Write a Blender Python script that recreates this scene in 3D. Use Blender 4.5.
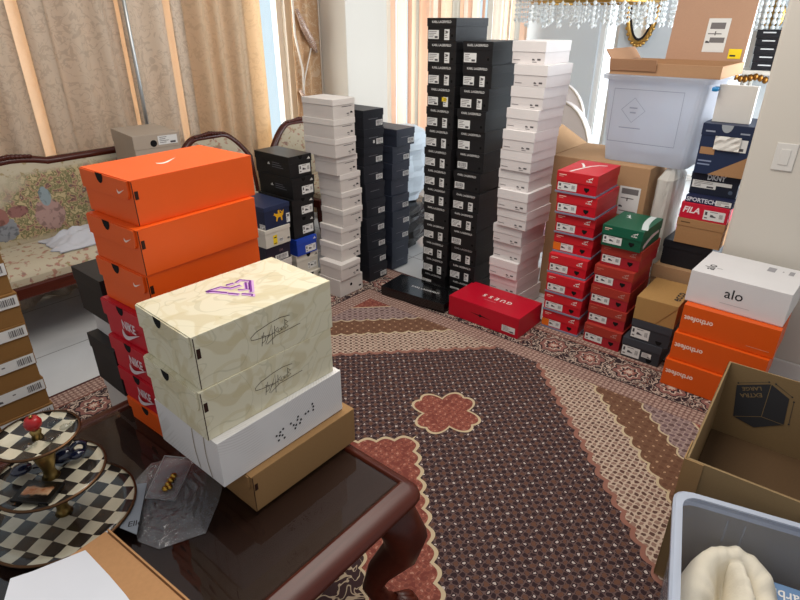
import bpy, bmesh, math, random
from mathutils import Vector, Matrix
SC = bpy.context.scene
for o in list(bpy.data.objects):
    bpy.data.objects.remove(o, do_unlink=True)
COL = SC.collection
R = math.radians
rnd = random.Random(7)

# ------------------------------------------------------------------ camera, world, lights, exposure
# room axes: X runs along the curtain wall away from the viewer, Y runs towards the curtain wall, Z up
cam = bpy.data.cameras.new('camera'); cam_o = bpy.data.objects.new('camera', cam); COL.objects.link(cam_o)
cam.sensor_width = 36.0; cam.lens = 567.66 / 800 * 36.0; cam.clip_start = 0.02; cam.clip_end = 60
cam_o.location = (0, 0, 1.55); cam_o.rotation_euler = (R(90 - 26.298), 0, R(-50))
SC.camera = cam_o

W = bpy.data.worlds.new('world'); SC.world = W; W.use_nodes = True
bg = W.node_tree.nodes['Background']; bg.inputs[0].default_value = (0.95, 0.96, 1.0, 1); bg.inputs[1].default_value = 0.5

def area(name, loc, rot, sx, sy, power, col=(1, 1, 1)):
    l = bpy.data.lights.new(name, 'AREA'); l.shape = 'RECTANGLE'; l.size = sx; l.size_y = sy; l.energy = power; l.color = col
    o = bpy.data.objects.new(name, l); COL.objects.link(o); o.location = loc; o.rotation_euler = rot
    return o
area('ceiling_light', (1.6, 1.1, 2.75), (0, 0, 0), 1.6, 1.4, 54, (1, .93, .84))
area('dining_window_daylight', (4.9, -1.62, 1.5), (R(90), 0, 0), 2.9, 2.1, 310, (.85, .925, 1))
area('curtain_window_daylight', (1.25, 4.25, 1.55), (R(-90), 0, 0), 3.4, 2.1, 165, (1, .96, .9))
area('dining_side_window_daylight', (5.2, 4.25, 1.5), (R(-90), 0, 0), 2.6, 2.2, 150, (1, .95, .88))
SC.view_settings.view_transform = 'Standard'; SC.view_settings.look = 'None'
SC.view_settings.gamma = 1; SC.view_settings.use_curve_mapping = False
SC.view_settings.exposure = 0.0
SC.cycles.use_denoising = True
SC.cycles.max_bounces = 8; SC.cycles.transparent_max_bounces = 16
SC.cycles.caustics_reflective = False; SC.cycles.caustics_refractive = False

# ------------------------------------------------------------------ materials
def lin(h):
    h = h.lstrip('#'); c = [int(h[i:i + 2], 16) / 255 for i in (0, 2, 4)]
    return tuple(x / 12.92 if x <= .04045 else ((x + .055) / 1.055) ** 2.4 for x in c)
class NT:
    def __init__(s, name):
        s.mt = bpy.data.materials.new(name); s.mt.use_nodes = True; s.t = s.mt.node_tree; s.t.nodes.clear()
        s.out = s.t.nodes.new('ShaderNodeOutputMaterial')
    def n(s, typ, **kw):
        x = s.t.nodes.new(typ)
        for k, v in kw.items(): setattr(x, k, v)
        return x
    def put(s, sock, v):
        if isinstance(v, bpy.types.NodeSocket): s.t.links.new(v, sock)
        elif isinstance(v, (tuple, list)) and sock.type == 'RGBA' and len(v) == 3: sock.default_value = (*v, 1)
        else: sock.default_value = v
    def m(s, op, a, b=0.0, c=0.0):
        x = s.n('ShaderNodeMath', operation=op)
        for i, v in enumerate((a, b, c)):
            if i < len(x.inputs): s.put(x.inputs[i], v)
        return x.outputs[0]
    def mix(s, f, a, b):
        x = s.n('ShaderNodeMix', data_type='RGBA')
        s.put(x.inputs[0], f); s.put(x.inputs[6], a); s.put(x.inputs[7], b)
        return x.outputs[2]
    def coord(s, k='Object'):
        return s.n('ShaderNodeTexCoord').outputs[k]
    def xyz(s, v):
        x = s.n('ShaderNodeSeparateXYZ'); s.put(x.inputs[0], v); return x.outputs
    def scale(s, v, sc, loc=(0, 0, 0), rot=(0, 0, 0)):
        x = s.n('ShaderNodeMapping'); s.put(x.inputs[0], v); x.inputs['Scale'].default_value = sc if isinstance(sc, tuple) else (sc,) * 3
        x.inputs['Location'].default_value = loc; x.inputs['Rotation'].default_value = rot
        return x.outputs[0]
    def noise(s, v, sc, det=3, dist=0.0, k=0):
        x = s.n('ShaderNodeTexNoise'); s.put(x.inputs['Vector'], v); x.inputs['Scale'].default_value = sc
        x.inputs['Detail'].default_value = det; x.inputs['Distortion'].default_value = dist
        return x.outputs[k]
    def vor(s, v, sc, rand=1.0, feat='F1', k='Distance'):
        x = s.n('ShaderNodeTexVoronoi', feature=feat); s.put(x.inputs['Vector'], v); x.inputs['Scale'].default_value = sc
        x.inputs['Randomness'].default_value = rand
        return x.outputs[k]
    def ramp(s, f, stops, interp='LINEAR'):
        x = s.n('ShaderNodeValToRGB'); x.color_ramp.interpolation = interp; s.put(x.inputs[0], f)
        e = x.color_ramp.elements
        while len(e) < len(stops): e.new(.5)
        for i, (p, c) in enumerate(stops): e[i].position = p; e[i].color = (*c, 1)
        return x.outputs[0]
    def step(s, v, t, w=0.0):     # 1 where v > t
        if not w: return s.m('GREATER_THAN', v, t)
        x = s.n('ShaderNodeMapRange'); s.put(x.inputs[0], v); x.inputs[1].default_value = t - w; x.inputs[2].default_value = t + w
        return x.outputs[0]
    def band(s, v, a, b):
        return s.m('MULTIPLY', s.m('GREATER_THAN', v, a), s.m('LESS_THAN', v, b))
    def bsdf(s, col, rough=.6, metal=0.0, spec=.5, bump=None, bs=.2, bd=.002, **kw):
        p = s.n('ShaderNodeBsdfPrincipled')
        s.put(p.inputs['Base Color'], col); s.put(p.inputs['Roughness'], rough); p.inputs['Metallic'].default_value = metal
        p.inputs['Specular IOR Level'].default_value = spec
        for k, v in kw.items(): s.put(p.inputs[k], v)
        if bump is not None:
            b = s.n('ShaderNodeBump'); b.inputs['Strength'].default_value = bs; b.inputs['Distance'].default_value = bd
            s.put(b.inputs['Height'], bump); s.t.links.new(b.outputs[0], p.inputs['Normal'])
        return p.outputs[0]
    def shmix(s, f, a, b):
        x = s.n('ShaderNodeMixShader'); s.put(x.inputs[0], f); s.t.links.new(a, x.inputs[1]); s.t.links.new(b, x.inputs[2]); return x.outputs[0]
    def sh(s, typ, col=None, rough=None):
        x = s.n(typ)
        if col is not None: s.put(x.inputs['Color'], col)
        if rough is not None: x.inputs['Roughness'].default_value = rough
        return x.outputs[0]
    def fres(s, ior):      # reflection on the outer side of a pane only
        f = s.n('ShaderNodeFresnel'); f.inputs[0].default_value = ior; g = s.n('ShaderNodeNewGeometry')
        return s.m('MULTIPLY', f.outputs[0], s.m('SUBTRACT', 1.0, g.outputs['Backfacing']))
    def done(s, sh):
        s.t.links.new(sh, s.out.inputs[0]); return s.mt
MC = {}
def card(h, rough=.55, spec=.4, var=.05, name=None):
    key = (h, rough, spec, var)
    if key in MC: return MC[key]
    t = NT(name or 'card_' + h.strip('#')); c = lin(h)
    f = t.noise(t.coord(), 9, 4)
    col = t.mix(f, tuple(x * (1 - var) for x in c), tuple(min(1, x * (1 + var)) for x in c))
    MC[key] = t.done(t.bsdf(col, rough, spec=spec, bump=t.noise(t.coord(), 220, 2), bs=.06, bd=.001))
    return MC[key]
def flat(h, rough=.6): return card(h, rough, .3, 0.0)
def metal(h, rough=.3):
    if ('m', h) not in MC:
        t = NT('metal_' + h.strip('#')); MC[('m', h)] = t.done(t.bsdf(lin(h), t.m('ADD', rough - .05, t.m('MULTIPLY', t.noise(t.coord(), 30), .1)), 1.0))
    return MC[('m', h)]
def kraft(h):
    if ('k', h) in MC: return MC[('k', h)]
    t = NT('kraft_' + h.strip('#')); c = lin(h); v = t.coord()
    fib = t.noise(t.scale(v, (40, 40, 200)), 3, 4)
    blot = t.noise(v, 5, 3)
    col = t.mix(fib, tuple(x * .88 for x in c), tuple(min(1, x * 1.1) for x in c))
    col = t.mix(t.m('MULTIPLY', blot, .25), col, tuple(x * .75 for x in c))
    MC[('k', h)] = t.done(t.bsdf(col, .8, spec=.2, bump=fib, bs=.1, bd=.001)); return MC[('k', h)]

BLACK_HOLE = flat('#0b0a0a', .9); WHITE_LABEL = flat('#d9d9d6', .55); INK = flat('#2b2a2c', .7); SILVER = flat('#c9c8c6', .4); WHITE_PRINT = flat('#e6e3de', .5)
GREY_PRINT = flat('#6f6b6b'); YELLOW = flat('#e6c62a'); SILVER_DIM = flat('#6a6a70', .5)

def leaf_card():
    t = NT('cream_leaf_card'); v = t.coord()
    base = lin('#d8d2b8'); d = t.noise(v, 8, 1, 1.4); w = t.noise(v, 6, 1, 2.0)
    blob = t.step(t.noise(t.scale(v, 1, (3, 1, 2)), 13, 1, 1.0), .57, .03)
    line = t.m('LESS_THAN', t.m('ABSOLUTE', t.m('SUBTRACT', w, .5)), .012)
    leaf = t.band(t.m('ABSOLUTE', t.m('SUBTRACT', d, .5)), -.1, .03)
    c = t.mix(t.m('MULTIPLY', blob, .38), base, lin('#b9a878'))
    c = t.mix(t.m('MULTIPLY', leaf, .3), c, lin('#c6b98c'))
    c = t.mix(t.m('MULTIPLY', line, .28), c, lin('#a49f7c'))
    return t.done(t.bsdf(c, .5, spec=.3))
def shell_card():     # white card printed with fine grey arcs
    t = NT('white_arc_card'); v = t.coord(); x = t.xyz(v)
    d1 = t.m('SQRT', t.m('ADD', t.m('POWER', t.m('ADD', x[0], .1), 2), t.m('POWER', t.m('SUBTRACT', t.m('ADD', x[1], x[2]), .16), 2)))
    st = t.m('SINE', t.m('MULTIPLY', d1, 900)); msk = t.step(t.noise(v, 7, 1), .5, .05)
    c = t.mix(t.m('MULTIPLY', t.m('MULTIPLY', t.step(st, .5), msk), .25), lin('#dcdad8'), lin('#a9a29c'))
    return t.done(t.bsdf(c, .45))
LEAF = leaf_card(); ARCS = shell_card()

# ------------------------------------------------------------------ geometry helpers
class MB:
    def __init__(s): s.v = []; s.f = []; s.mi = []; s.sm = []
    def face(s, pts, mi=0, sm=False):
        i = len(s.v); s.v += [tuple(p) for p in pts]; s.f.append(tuple(range(i, i + len(pts)))); s.mi.append(mi); s.sm.append(sm)
    def grid(s, rows, mi=0, sm=True, closed=False, cyc=False):   # rows of points
        i = len(s.v); n = len(rows[0])
        for r in rows: s.v += [tuple(p) for p in r]
        m = len(rows)
        for a in range(m if cyc else m - 1):
            for b in range(n if closed else n - 1):
                a2 = (a + 1) % m; b2 = (b + 1) % n
                s.f.append((i + a * n + b, i + a * n + b2, i + a2 * n + b2, i + a2 * n + b)); s.mi.append(mi); s.sm.append(sm)
        return i
    def box(s, x0, y0, z0, x1, y1, z1, mi=0, M=None):
        p = [Vector((x, y, z)) for z in (z0, z1) for y in (y0, y1) for x in (x0, x1)]
        if M is not None: p = [M @ q for q in p]
        i = len(s.v); s.v += [tuple(q) for q in p]
        for f in ((0, 2, 3, 1), (4, 5, 7, 6), (0, 1, 5, 4), (2, 6, 7, 3), (0, 4, 6, 2), (1, 3, 7, 5)):
            s.f.append(tuple(i + k for k in f)); s.mi.append(mi); s.sm.append(False)
    def prism(s, poly, z0, z1, mi=0, M=None, sm=False):    # 2D outline (ccw) extruded in z
        n = len(poly); P = [Vector((x, y, z)) for z in (z0, z1) for x, y in poly]
        if M is not None: P = [M @ q for q in P]
        i = len(s.v); s.v += [tuple(q) for q in P]
        s.f += [tuple(i + k for k in reversed(range(n))), tuple(i + n + k for k in range(n))]; s.mi += [mi, mi]; s.sm += [False, False]
        for k in range(n):
            k2 = (k + 1) % n; s.f.append((i + k, i + k2, i + n + k2, i + n + k)); s.mi.append(mi); s.sm.append(sm)
    def lathe(s, prof, n=24, mi=0, c=(0, 0, 0), sm=True, M=None):
        rows = []
        for r, z in prof:
            row = [Vector((c[0] + r * math.cos(2 * math.pi * k / n), c[1] + r * math.sin(2 * math.pi * k / n), c[2] + z)) for k in range(n)]
            rows.append([M @ q for q in row] if M is not None else row)
        s.grid(rows, mi, sm, closed=True)
    def tube(s, path, r, n=8, mi=0, caps=True):
        path = [Vector(p) for p in path]; rows = []; rs = r if isinstance(r, (list, tuple)) else [r] * len(path)
        a = None
        for i, p in enumerate(path):
            t = (path[min(i + 1, len(path) - 1)] - path[max(i - 1, 0)]).normalized()
            if a is None:
                a = t.cross(Vector((0, 0, 1)))
                if a.length < 1e-2: a = t.cross(Vector((1, 0, 0)))
            a = (a - t * a.dot(t)).normalized(); b = a.cross(t)
            rows.append([p + (a * math.cos(2 * math.pi * k / n) + b * math.sin(2 * math.pi * k / n)) * rs[i] for k in range(n)])
        s.grid(rows, mi, True, closed=True)
        if caps: s.face(list(reversed(rows[0])), mi); s.face(rows[-1], mi)
    def ball(s, c, rx, ry=None, rz=None, mi=0, n=12, m=8):
        ry = ry or rx; rz = rz or rx
        rows = [[(c[0] + rx * math.sin(math.pi * a / m) * math.cos(2 * math.pi * b / n), c[1] + ry * math.sin(math.pi * a / m) * math.sin(2 * math.pi * b / n), c[2] - rz * math.cos(math.pi * a / m)) for b in range(n)] for a in range(m + 1)]
        s.grid(rows, mi, True, closed=True)
    def flat2(s, M, pts, mi=0, z=0.0):
        s.face([M @ Vector((x, y, z)) for x, y in pts], mi)
    def rect2(s, M, u0, v0, u1, v1, mi=0, z=0.0):
        s.flat2(M, [(u0, v0), (u1, v0), (u1, v1), (u0, v1)], mi, z)
    def mesh2(s, M, vf, u, v, sc, mi=0, rot=0.0, z=0.0, sx=1.0):
        vs, fs = vf; c, q = math.cos(rot), math.sin(rot); i = len(s.v)
        s.v += [tuple(M @ Vector((u + sc * (c * x * sx - q * y), v + sc * (q * x * sx + c * y), z))) for x, y in vs]
        for f in fs: s.f.append(tuple(i + k for k in f)); s.mi.append(mi); s.sm.append(False)
    def mesh(s, name, mats, bev=0.0, weld=True):
        me = bpy.data.meshes.new(name); me.from_pydata(s.v, [], s.f)
        for m in mats: me.materials.append(m)
        me.polygons.foreach_set('material_index', s.mi); me.polygons.foreach_set('use_smooth', s.sm)
        if weld or bev:
            bm = bmesh.new(); bm.from_mesh(me); bmesh.ops.remove_doubles(bm, verts=bm.verts, dist=1e-5)
            bmesh.ops.dissolve_degenerate(bm, edges=bm.edges, dist=1e-6)
            if bev:
                es = [e for e in bm.edges if len(e.link_faces) == 2 and e.calc_face_angle(0) > .6]
                bmesh.ops.bevel(bm, geom=es, offset=bev, segments=2, affect='EDGES', profile=.5)
            bm.to_mesh(me); bm.free()
        me.update(); return me
    def build(s, name, mats, parent=None, bev=0.0, loc=None, weld=True):
        return link(name, s.mesh(name, mats if isinstance(mats, (list, tuple)) else [mats], bev, weld), parent, loc)
def link(name, me, parent=None, loc=None):
    o = bpy.data.objects.new(name, me); COL.objects.link(o)
    if parent: o.parent = parent
    if loc: o.location = loc
    return o
def tag(o, label, cat, group=None, kind=None):
    o['label'] = label; o['category'] = cat
    if group: o['group'] = group
    if kind: o['kind'] = kind
    return o
def thing(name, label, cat, loc=(0, 0, 0), rz=0.0, group=None, rx=0.0, ry=0.0):
    o = bpy.data.objects.new(name, None); o.empty_display_size = .05; COL.objects.link(o); o.location = loc; o.rotation_euler = (rx, ry, rz)
    return tag(o, label, cat, group)
def struct(name, mb, mats, bev=0.0):
    o = mb.build(name, mats, None, bev); o['kind'] = 'structure'; return o

TX = {}
def text(s, bold=0.0):
    if (s, bold) not in TX:
        cu = bpy.data.curves.new('t', 'FONT'); cu.body = s; cu.size = 1.0; cu.align_x = 'CENTER'; cu.align_y = 'CENTER'; cu.resolution_u = 2; cu.offset = bold
        ob = bpy.data.objects.new('t', cu); COL.objects.link(ob)
        me = bpy.data.meshes.new_from_object(ob)
        TX[(s, bold)] = ([(v.co.x, v.co.y) for v in me.vertices], [tuple(p.vertices) for p in me.polygons])
        bpy.data.objects.remove(ob); bpy.data.meshes.remove(me); bpy.data.curves.remove(cu)
    return TX[(s, bold)]
def shape(pts): return ([tuple(p) for p in pts], [tuple(range(len(pts)))])
def ribbon(pts, w):
    vs = []; fs = []
    for i, p in enumerate(pts):
        a = Vector(pts[max(i - 1, 0)]); b = Vector(pts[min(i + 1, len(pts) - 1)]); d = (b - a)
        d = d.normalized() if d.length > 1e-9 else Vector((1, 0)); n = Vector((-d.y, d.x)) * w / 2
        vs += [(p[0] + n.x, p[1] + n.y), (p[0] - n.x, p[1] - n.y)]
        if i: fs.append((2 * i - 2, 2 * i - 1, 2 * i + 1, 2 * i))
    return vs, fs
def bez(p0, p1, p2, p3, n=8):
    return [tuple(((1 - t) ** 3 * a + 3 * (1 - t) ** 2 * t * b + 3 * (1 - t) * t * t * c + t ** 3 * d) for a, b, c, d in zip(p0, p1, p2, p3)) for t in [k / n for k in range(n + 1)]]
_lo = bez((-.47, .12), (-.62, -.12), (-.5, -.3), (-.2, -.18)) + [(.5, .2)]
_up = bez((-.1, -.02), (-.3, -.1), (-.42, -.08), (-.47, .12))
_n = len(_up)
SWOOSH = (_lo + _up[:-1], [])
_a = _lo[:9]; _b = list(reversed(_up))          # strip between the two edges
SWOOSH = (_a + _b + [(.5, .2)], [(i, i + 1, 9 + i + 1, 9 + i) for i in range(8)] + [(8, 18, 17)])
CAT = ([(-.5, -.16), (-.38, -.05), (-.2, .02), (0, .1), (.2, .14), (.34, .24), (.4, .36), (.46, .27), (.5, .2), (.42, .14), (.36, .04), (.42, -.12), (.36, -.14), (.28, 0), (.1, -.02), (-.04, -.1), (-.12, -.26), (-.22, -.3), (-.16, -.16), (-.2, -.08), (-.36, -.14)],
       [(0, 1, 20), (1, 2, 19, 20), (2, 3, 15, 19), (15, 16, 17, 18), (15, 18, 19), (3, 4, 14, 15), (4, 13, 14), (4, 5, 10, 13), (10, 11, 12, 13), (5, 9, 10), (5, 6, 7, 9), (7, 8, 9)])
TRI = ([(-.5, -.4), (-.28, -.4), (-.28, -.1), (-.5, -.28), (-.2, -.4), (.04, -.4), (.04, .2), (-.2, -.03), (.12, -.4), (.5, -.4), (.12, .3), (.12, .3)], [(0, 1, 2, 3), (4, 5, 6, 7), (8, 9, 10)])
HORSE = ([(-.5, .12), (-.4, .3), (-.3, .22), (.0, .16), (.28, .2), (.5, .42), (.42, .02), (.3, -.06), (.3, -.4), (.2, -.4), (.16, -.1), (-.1, -.12), (-.2, -.4), (-.3, -.34), (-.24, -.05), (-.4, .1), (-.06, .16), (-.08, .42), (.06, .46), (.12, .16), (.12, .38), (.42, .1), (.45, .14), (.14, .44)],
         [(0, 1, 2, 15), (2, 3, 11, 14, 15), (11, 12, 13, 14), (3, 4, 7, 10, 11), (4, 5, 6, 7), (7, 8, 9, 10), (16, 19, 18, 17), (20, 21, 22, 23)])
def disc(n=16): return ([(math.cos(2 * math.pi * k / n) * .5, math.sin(2 * math.pi * k / n) * .5) for k in range(n)], [tuple(range(n))])
DISC = disc()
HALF = ([(math.cos(math.pi + math.pi * k / 8) * .5, math.sin(math.pi + math.pi * k / 8) * .7) for k in range(9)], [tuple(range(9))])
def frame(face, L, Wd, h, off):
    hl, hw = L / 2, Wd / 2
    o, U, V = {'A': ((-hl - off, hw, 0), (0, -1, 0), (0, 0, 1)), 'B': ((-hl, -hw - off, 0), (1, 0, 0), (0, 0, 1)), 'T': ((-hl, -hw, h + off), (1, 0, 0), (0, 1, 0))}[face]
    o, U, V = Vector(o), Vector(U), Vector(V); N = U.cross(V)
    return Matrix(((U.x, V.x, N.x, o.x), (U.y, V.y, N.y, o.y), (U.z, V.z, N.z, o.z), (0, 0, 0, 1)))
def label2(mb, M, u, v, w, h, seed=0, mode='text'):
    r = random.Random(seed); z = .0006
    mb.rect2(M, u, v, u + w, v + h, 0, z)
    z += .0004
    if mode == 'bar':
        x = u + w * .1
        while x < u + w * .88:
            b = w * r.choice((.012, .02, .03)); mb.rect2(M, x, v + h * .3, x + b, v + h * .88, 1, z); x += b + w * r.choice((.012, .02, .03))
        mb.rect2(M, u + w * .2, v + h * .1, u + w * .8, v + h * .2, 2, z)
    elif mode == 'shoe':
        mb.mesh2(M, ([(-.5, -.2), (.5, -.2), (.5, -.02), (.2, .05), (-.05, .25), (-.45, .3)], [(0, 1, 2, 3, 4, 5)]), u + w * .45, v + h * .45, min(w * .3, h * .55), 1, 0, z)
        mb.rect2(M, u + w * .06, v + h * .5, u + w * .17, v + h * .85, 1, z); mb.rect2(M, u + w * .06, v + h * .15, u + w * .2, v + h * .28, 2, z)
        for k in range(5): mb.rect2(M, u + w * (.74 + .035 * k), v + h * .3, u + w * (.755 + .035 * k), v + h * .75, 1, z)
        mb.rect2(M, u + w * .28, v + h * .84, u + w * .65, v + h * .9, 2, z)
    elif mode == 'none':
        mb.mesh2(M, shape([(-.5, -.25), (.5, -.25), (.4, .1), (-.1, .3), (-.5, .25)]), u + w * .16, v + h * .3, .02, 1, 0, z); mb.rect2(M, u + w * .4, v + h * .5, u + w * .46, v + h * .62, 2, z)
    else:
        for k in range(4):
            y = v + h * (.8 - .2 * k); mb.rect2(M, u + w * .08, y, u + w * (.08 + r.uniform(.25, .8)), y + h * .07, 2, z)
        if h < w: mb.rect2(M, u + w * .62, v + h * .1, u + w * .9, v + h * .32, 1, z)
        else: mb.rect2(M, u + w * .25, v + h * .68, u + w * .75, v + h * .82, 1, z)

# ------------------------------------------------------------------ shoe boxes
CACHE = {}
def shoebox(style, L, Wd, h, F, z, yaw, label, group=None, cat='shoe box', name='shoe_box', variant=0, extra=None):
    """F = world position of the corner between the label face (-X side) and the -Y side."""
    key = (style, round(L, 3), round(Wd, 3), round(h, 3), variant)
    if key not in CACHE: CACHE[key] = STYLES[style](L, Wd, h, variant)
    y = R(yaw); c, s = math.cos(y), math.sin(y)
    loc = (F[0] + c * L / 2 - s * Wd / 2, F[1] + s * L / 2 + c * Wd / 2, z)
    t = thing(name, label, cat, loc, y, group)
    for pn, me, plabel, subs in CACHE[key]:
        p = link(pn, me, t)
        if plabel: p['label'] = plabel
        for sn, sme in subs: link(sn, sme, p)
    return t
def body_mesh(L, Wd, h, mat, bev=.0012, z0=0.0):
    b = MB(); b.box(-L / 2, -Wd / 2, z0, L / 2, Wd / 2, h); return b.mesh('box_body', [mat], bev)
def tray_mesh(L, Wd, z0, z1, mat, t=.002, bev=.0008):
    b = MB(); hl, hw = L / 2, Wd / 2
    def ring(x, y, z): return [(-x, -y, z), (x, -y, z), (x, y, z), (-x, y, z)]
    o0, o1, i0, i1 = ring(hl, hw, z0), ring(hl, hw, z1), ring(hl - t, hw - t, z0), ring(hl - t, hw - t, z1 - t)
    for k in range(4):
        k2 = (k + 1) % 4
        b.face([o0[k], o0[k2], o1[k2], o1[k]]); b.face([i0[k2], i0[k], i1[k], i1[k2]]); b.face([o0[k2], o0[k], i0[k], i0[k2]])
    b.face(o1); b.face(list(reversed(i1)))
    return b.mesh('lid', [mat], bev)
def lidded(L, Wd, h, bmat, lmat, lidf, over=.0025):
    """body with a lift-off lid whose skirt takes lidf of the height"""
    t = .002
    lh = h * lidf
    return [['box_body', body_mesh(L - 2 * over, Wd - 2 * over, h - t - .0003, bmat), None, []],
            ['lid', tray_mesh(L, Wd, h - lh, h, lmat, over - .0002), None, []]]
LM = [WHITE_LABEL, flat('#4c4a4e', .7), GREY_PRINT]
def mk(b, name, mats): return b.mesh(name, mats, 0, False)

def st_tower(L, Wd, h, v):           # black boxes with silver lettering on the lid edge
    p = lidded(L, Wd, h, card('#151416', .42), card('#161517', .4), .36)
    ML, MBd = frame('A', L, Wd, h, .0006), frame('A', L, Wd, h, -.0022)
    b = MB(); b.mesh2(ML, text('KARL LAGERFELD', .022), Wd * .5, h * .83, .0155, 0); p[1][3].append(('logo_print', mk(b, 'logo_print', [SILVER])))
    b = MB()
    if v == 2: label2(b, MBd, Wd * .05, h * .1, Wd * .42, h * .4, 4, 'text')
    elif v == 3: label2(b, MBd, Wd * .06, h * .12, Wd * .36, h * .33, 5, 'bar')
    else: label2(b, MBd, Wd * .04, h * .1, Wd * .37, h * .38, v, 'text')
    p.append(['size_label', mk(b, 'size_label', LM), None, []])
    if v < 2:
        b = MB(); label2(b, MBd, Wd * .6, h * .06, Wd * .17, h * .46, v + 3, 'text'); p.append(['price_label', mk(b, 'price_label', LM), None, []])
    if v == 1:
        b = MB(); b.rect2(MBd, Wd * .55, h * .3, Wd * .72, h * .5, 0, .001); p.append(['yellow_sticker', mk(b, 'yellow_sticker', [YELLOW]), None, []])
    b = MB(); b.mesh2(MBd, DISC, Wd * .86, h * .25, .014, 0, 0, .0006); p.append(['finger_hole', mk(b, 'finger_hole', [BLACK_HOLE]), None, []])
    return p
def st_white(L, Wd, h, v):           # white lidded boxes with a small print by the corner
    p = lidded(L, Wd, h, card('#d8d2d0', .5), card('#e0dbd9', .5), .47)
    M = frame('A', L, Wd, h, -.0018); b = MB()
    b.mesh2(M, shape([(-.5, -.25), (.5, -.25), (.4, .1), (-.1, .3), (-.5, .25)]), Wd * .66, h * .2, .015, 2); b.rect2(M, Wd * .77, h * .17, Wd * .87, h * .25, 2)
    b.rect2(M, Wd * .63, h * .08, Wd * .76, h * .11, 0); b.rect2(M, Wd * .05, h * .15, Wd * .26, h * .18, 1)
    p.append(['side_print', mk(b, 'side_print', [GREY_PRINT, GREY_PRINT, flat('#5a5657')]), None, []])
    return p
def st_ivory(L, Wd, h, v):           # off-white lidded boxes, print on the right face
    p = lidded(L, Wd, h, card('#cfc8c2', .55), card('#dcd6d0', .55), .3)
    M = frame('B', L, Wd, h, -.0018); b = MB()
    b.rect2(M, L * .4, h * .58, L * .85, h * .62, 0); b.mesh2(M, shape([(-.5, -.25), (.5, -.25), (.4, .1), (-.1, .3), (-.5, .25)]), L * .84, h * .28, .02, 1)
    b.rect2(M, L * .62, h * .2, L * .72, h * .26, 0); b.rect2(M, L * .64, h * .12, L * .74, h * .15, 0)
    p.append(['side_print', mk(b, 'side_print', [GREY_PRINT, INK]), None, []])
    return p
def st_ivorybase(L, Wd, h, v):
    p = [['box_body', body_mesh(L, Wd, h, card('#cdc7c1', .55)), None, []]]
    M = frame('B', L, Wd, h, .0006); b = MB(); b.mesh2(M, DISC, L * .48, h * .55, .02); p.append(['finger_hole', mk(b, 'finger_hole', [BLACK_HOLE]), None, []])
    b = MB(); b.rect2(M, L * .82, h * .2, L * .93, h * .3); p.append(['side_print', mk(b, 'side_print', [INK]), None, []])
    return p
def st_navy(L, Wd, h, v):            # charcoal or navy lidded boxes with a label low on the right face
    col = '#1d1f26' if v < 10 else '#272d3b'
    p = lidded(L, Wd, h, card(col, .5), card(col, .48), .36)
    M = frame('B', L, Wd, h, -.0018); b = MB(); b.rect2(M, L * .26, h * .5, L * .72, h * .53); p.append(['logo_print', mk(b, 'logo_print', [SILVER_DIM]), None, []])
    if v % 10 == 0 or v % 10 == 1:
        b = MB(); label2(b, M, L * .62, h * .12, L * .33, h * .3, v, 'bar'); p.append(['size_label', mk(b, 'size_label', LM), None, []])
    if v % 10 == 1:
        b = MB(); b.rect2(M, L * .46, h * .2, L * .54, h * .36); p.append(['white_sticker', mk(b, 'white_sticker', [WHITE_LABEL]), None, []])
    return p
def st_triblack(L, Wd, h, v):        # black sports boxes with a white three-bar mark
    p = lidded(L, Wd, h, card('#161617', .42), card('#171718', .4), .34)
    M, M0 = frame('B', L, Wd, h, .0006), frame('B', L, Wd, h, -.0018); MA = frame('A', L, Wd, h, -.0018)
    b = MB(); b.mesh2(M, TRI, L * .86, h * .84, .022); p[1][3].append(('logo_print', mk(b, 'logo_print', [WHITE_PRINT])))
    b = MB(); label2(b, M0, L * .42, h * .16, L * .5, h * .4, v, 'shoe'); p.append(['size_label', mk(b, 'size_label', LM), None, []])
    b = MB(); b.mesh2(M, HALF, L * .5, h * .985, .03, 0); p.append(['finger_hole', mk(b, 'finger_hole', [BLACK_HOLE]), None, []])
    b = MB(); b.mesh2(MA, TRI, Wd * .4, h * .56, .024)
    for k in range(3): b.rect2(MA, Wd * .5, h * (.6 - .1 * k), Wd * (.72 + .05 * k), h * (.63 - .1 * k), 1)
    p.append(['side_print', mk(b, 'side_print', [WHITE_PRINT, SILVER_DIM]), None, []])
    return p
def st_blue(L, Wd, h, v):
    p = lidded(L, Wd, h, card('#1c3fa6', .45), card('#1d42ad', .45), .3)
    M, M0 = frame('B', L, Wd, h, .0006), frame('B', L, Wd, h, -.0018)
    b = MB(); b.mesh2(M, TRI, L * .88, h * .87, .02); p[1][3].append(('logo_print', mk(b, 'logo_print', [WHITE_PRINT])))
    b = MB(); label2(b, M0, L * .42, h * .1, L * .52, h * .42, v, 'shoe'); p.append(['size_label', mk(b, 'size_label', LM), None, []])
    return p
def st_bone(L, Wd, h, v):
    p = lidded(L, Wd, h, card('#c9c3b6', .55), card('#d3cdc0', .55), .32)
    M, M0 = frame('B', L, Wd, h, .0006), frame('B', L, Wd, h, -.0018)
    b = MB(); b.mesh2(M, TRI, L * .9, h * .85, .022); p[1][3].append(('logo_print', mk(b, 'logo_print', [INK])))
    b = MB(); b.mesh2(M, HALF, L * .55, h * .985, .034); p.append(['finger_hole', mk(b, 'finger_hole', [BLACK_HOLE]), None, []])
    b = MB(); label2(b, M0, L * .5, h * .15, L * .42, h * .34, v, 'shoe'); p.append(['size_label', mk(b, 'size_label', LM), None, []])
    return p
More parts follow.
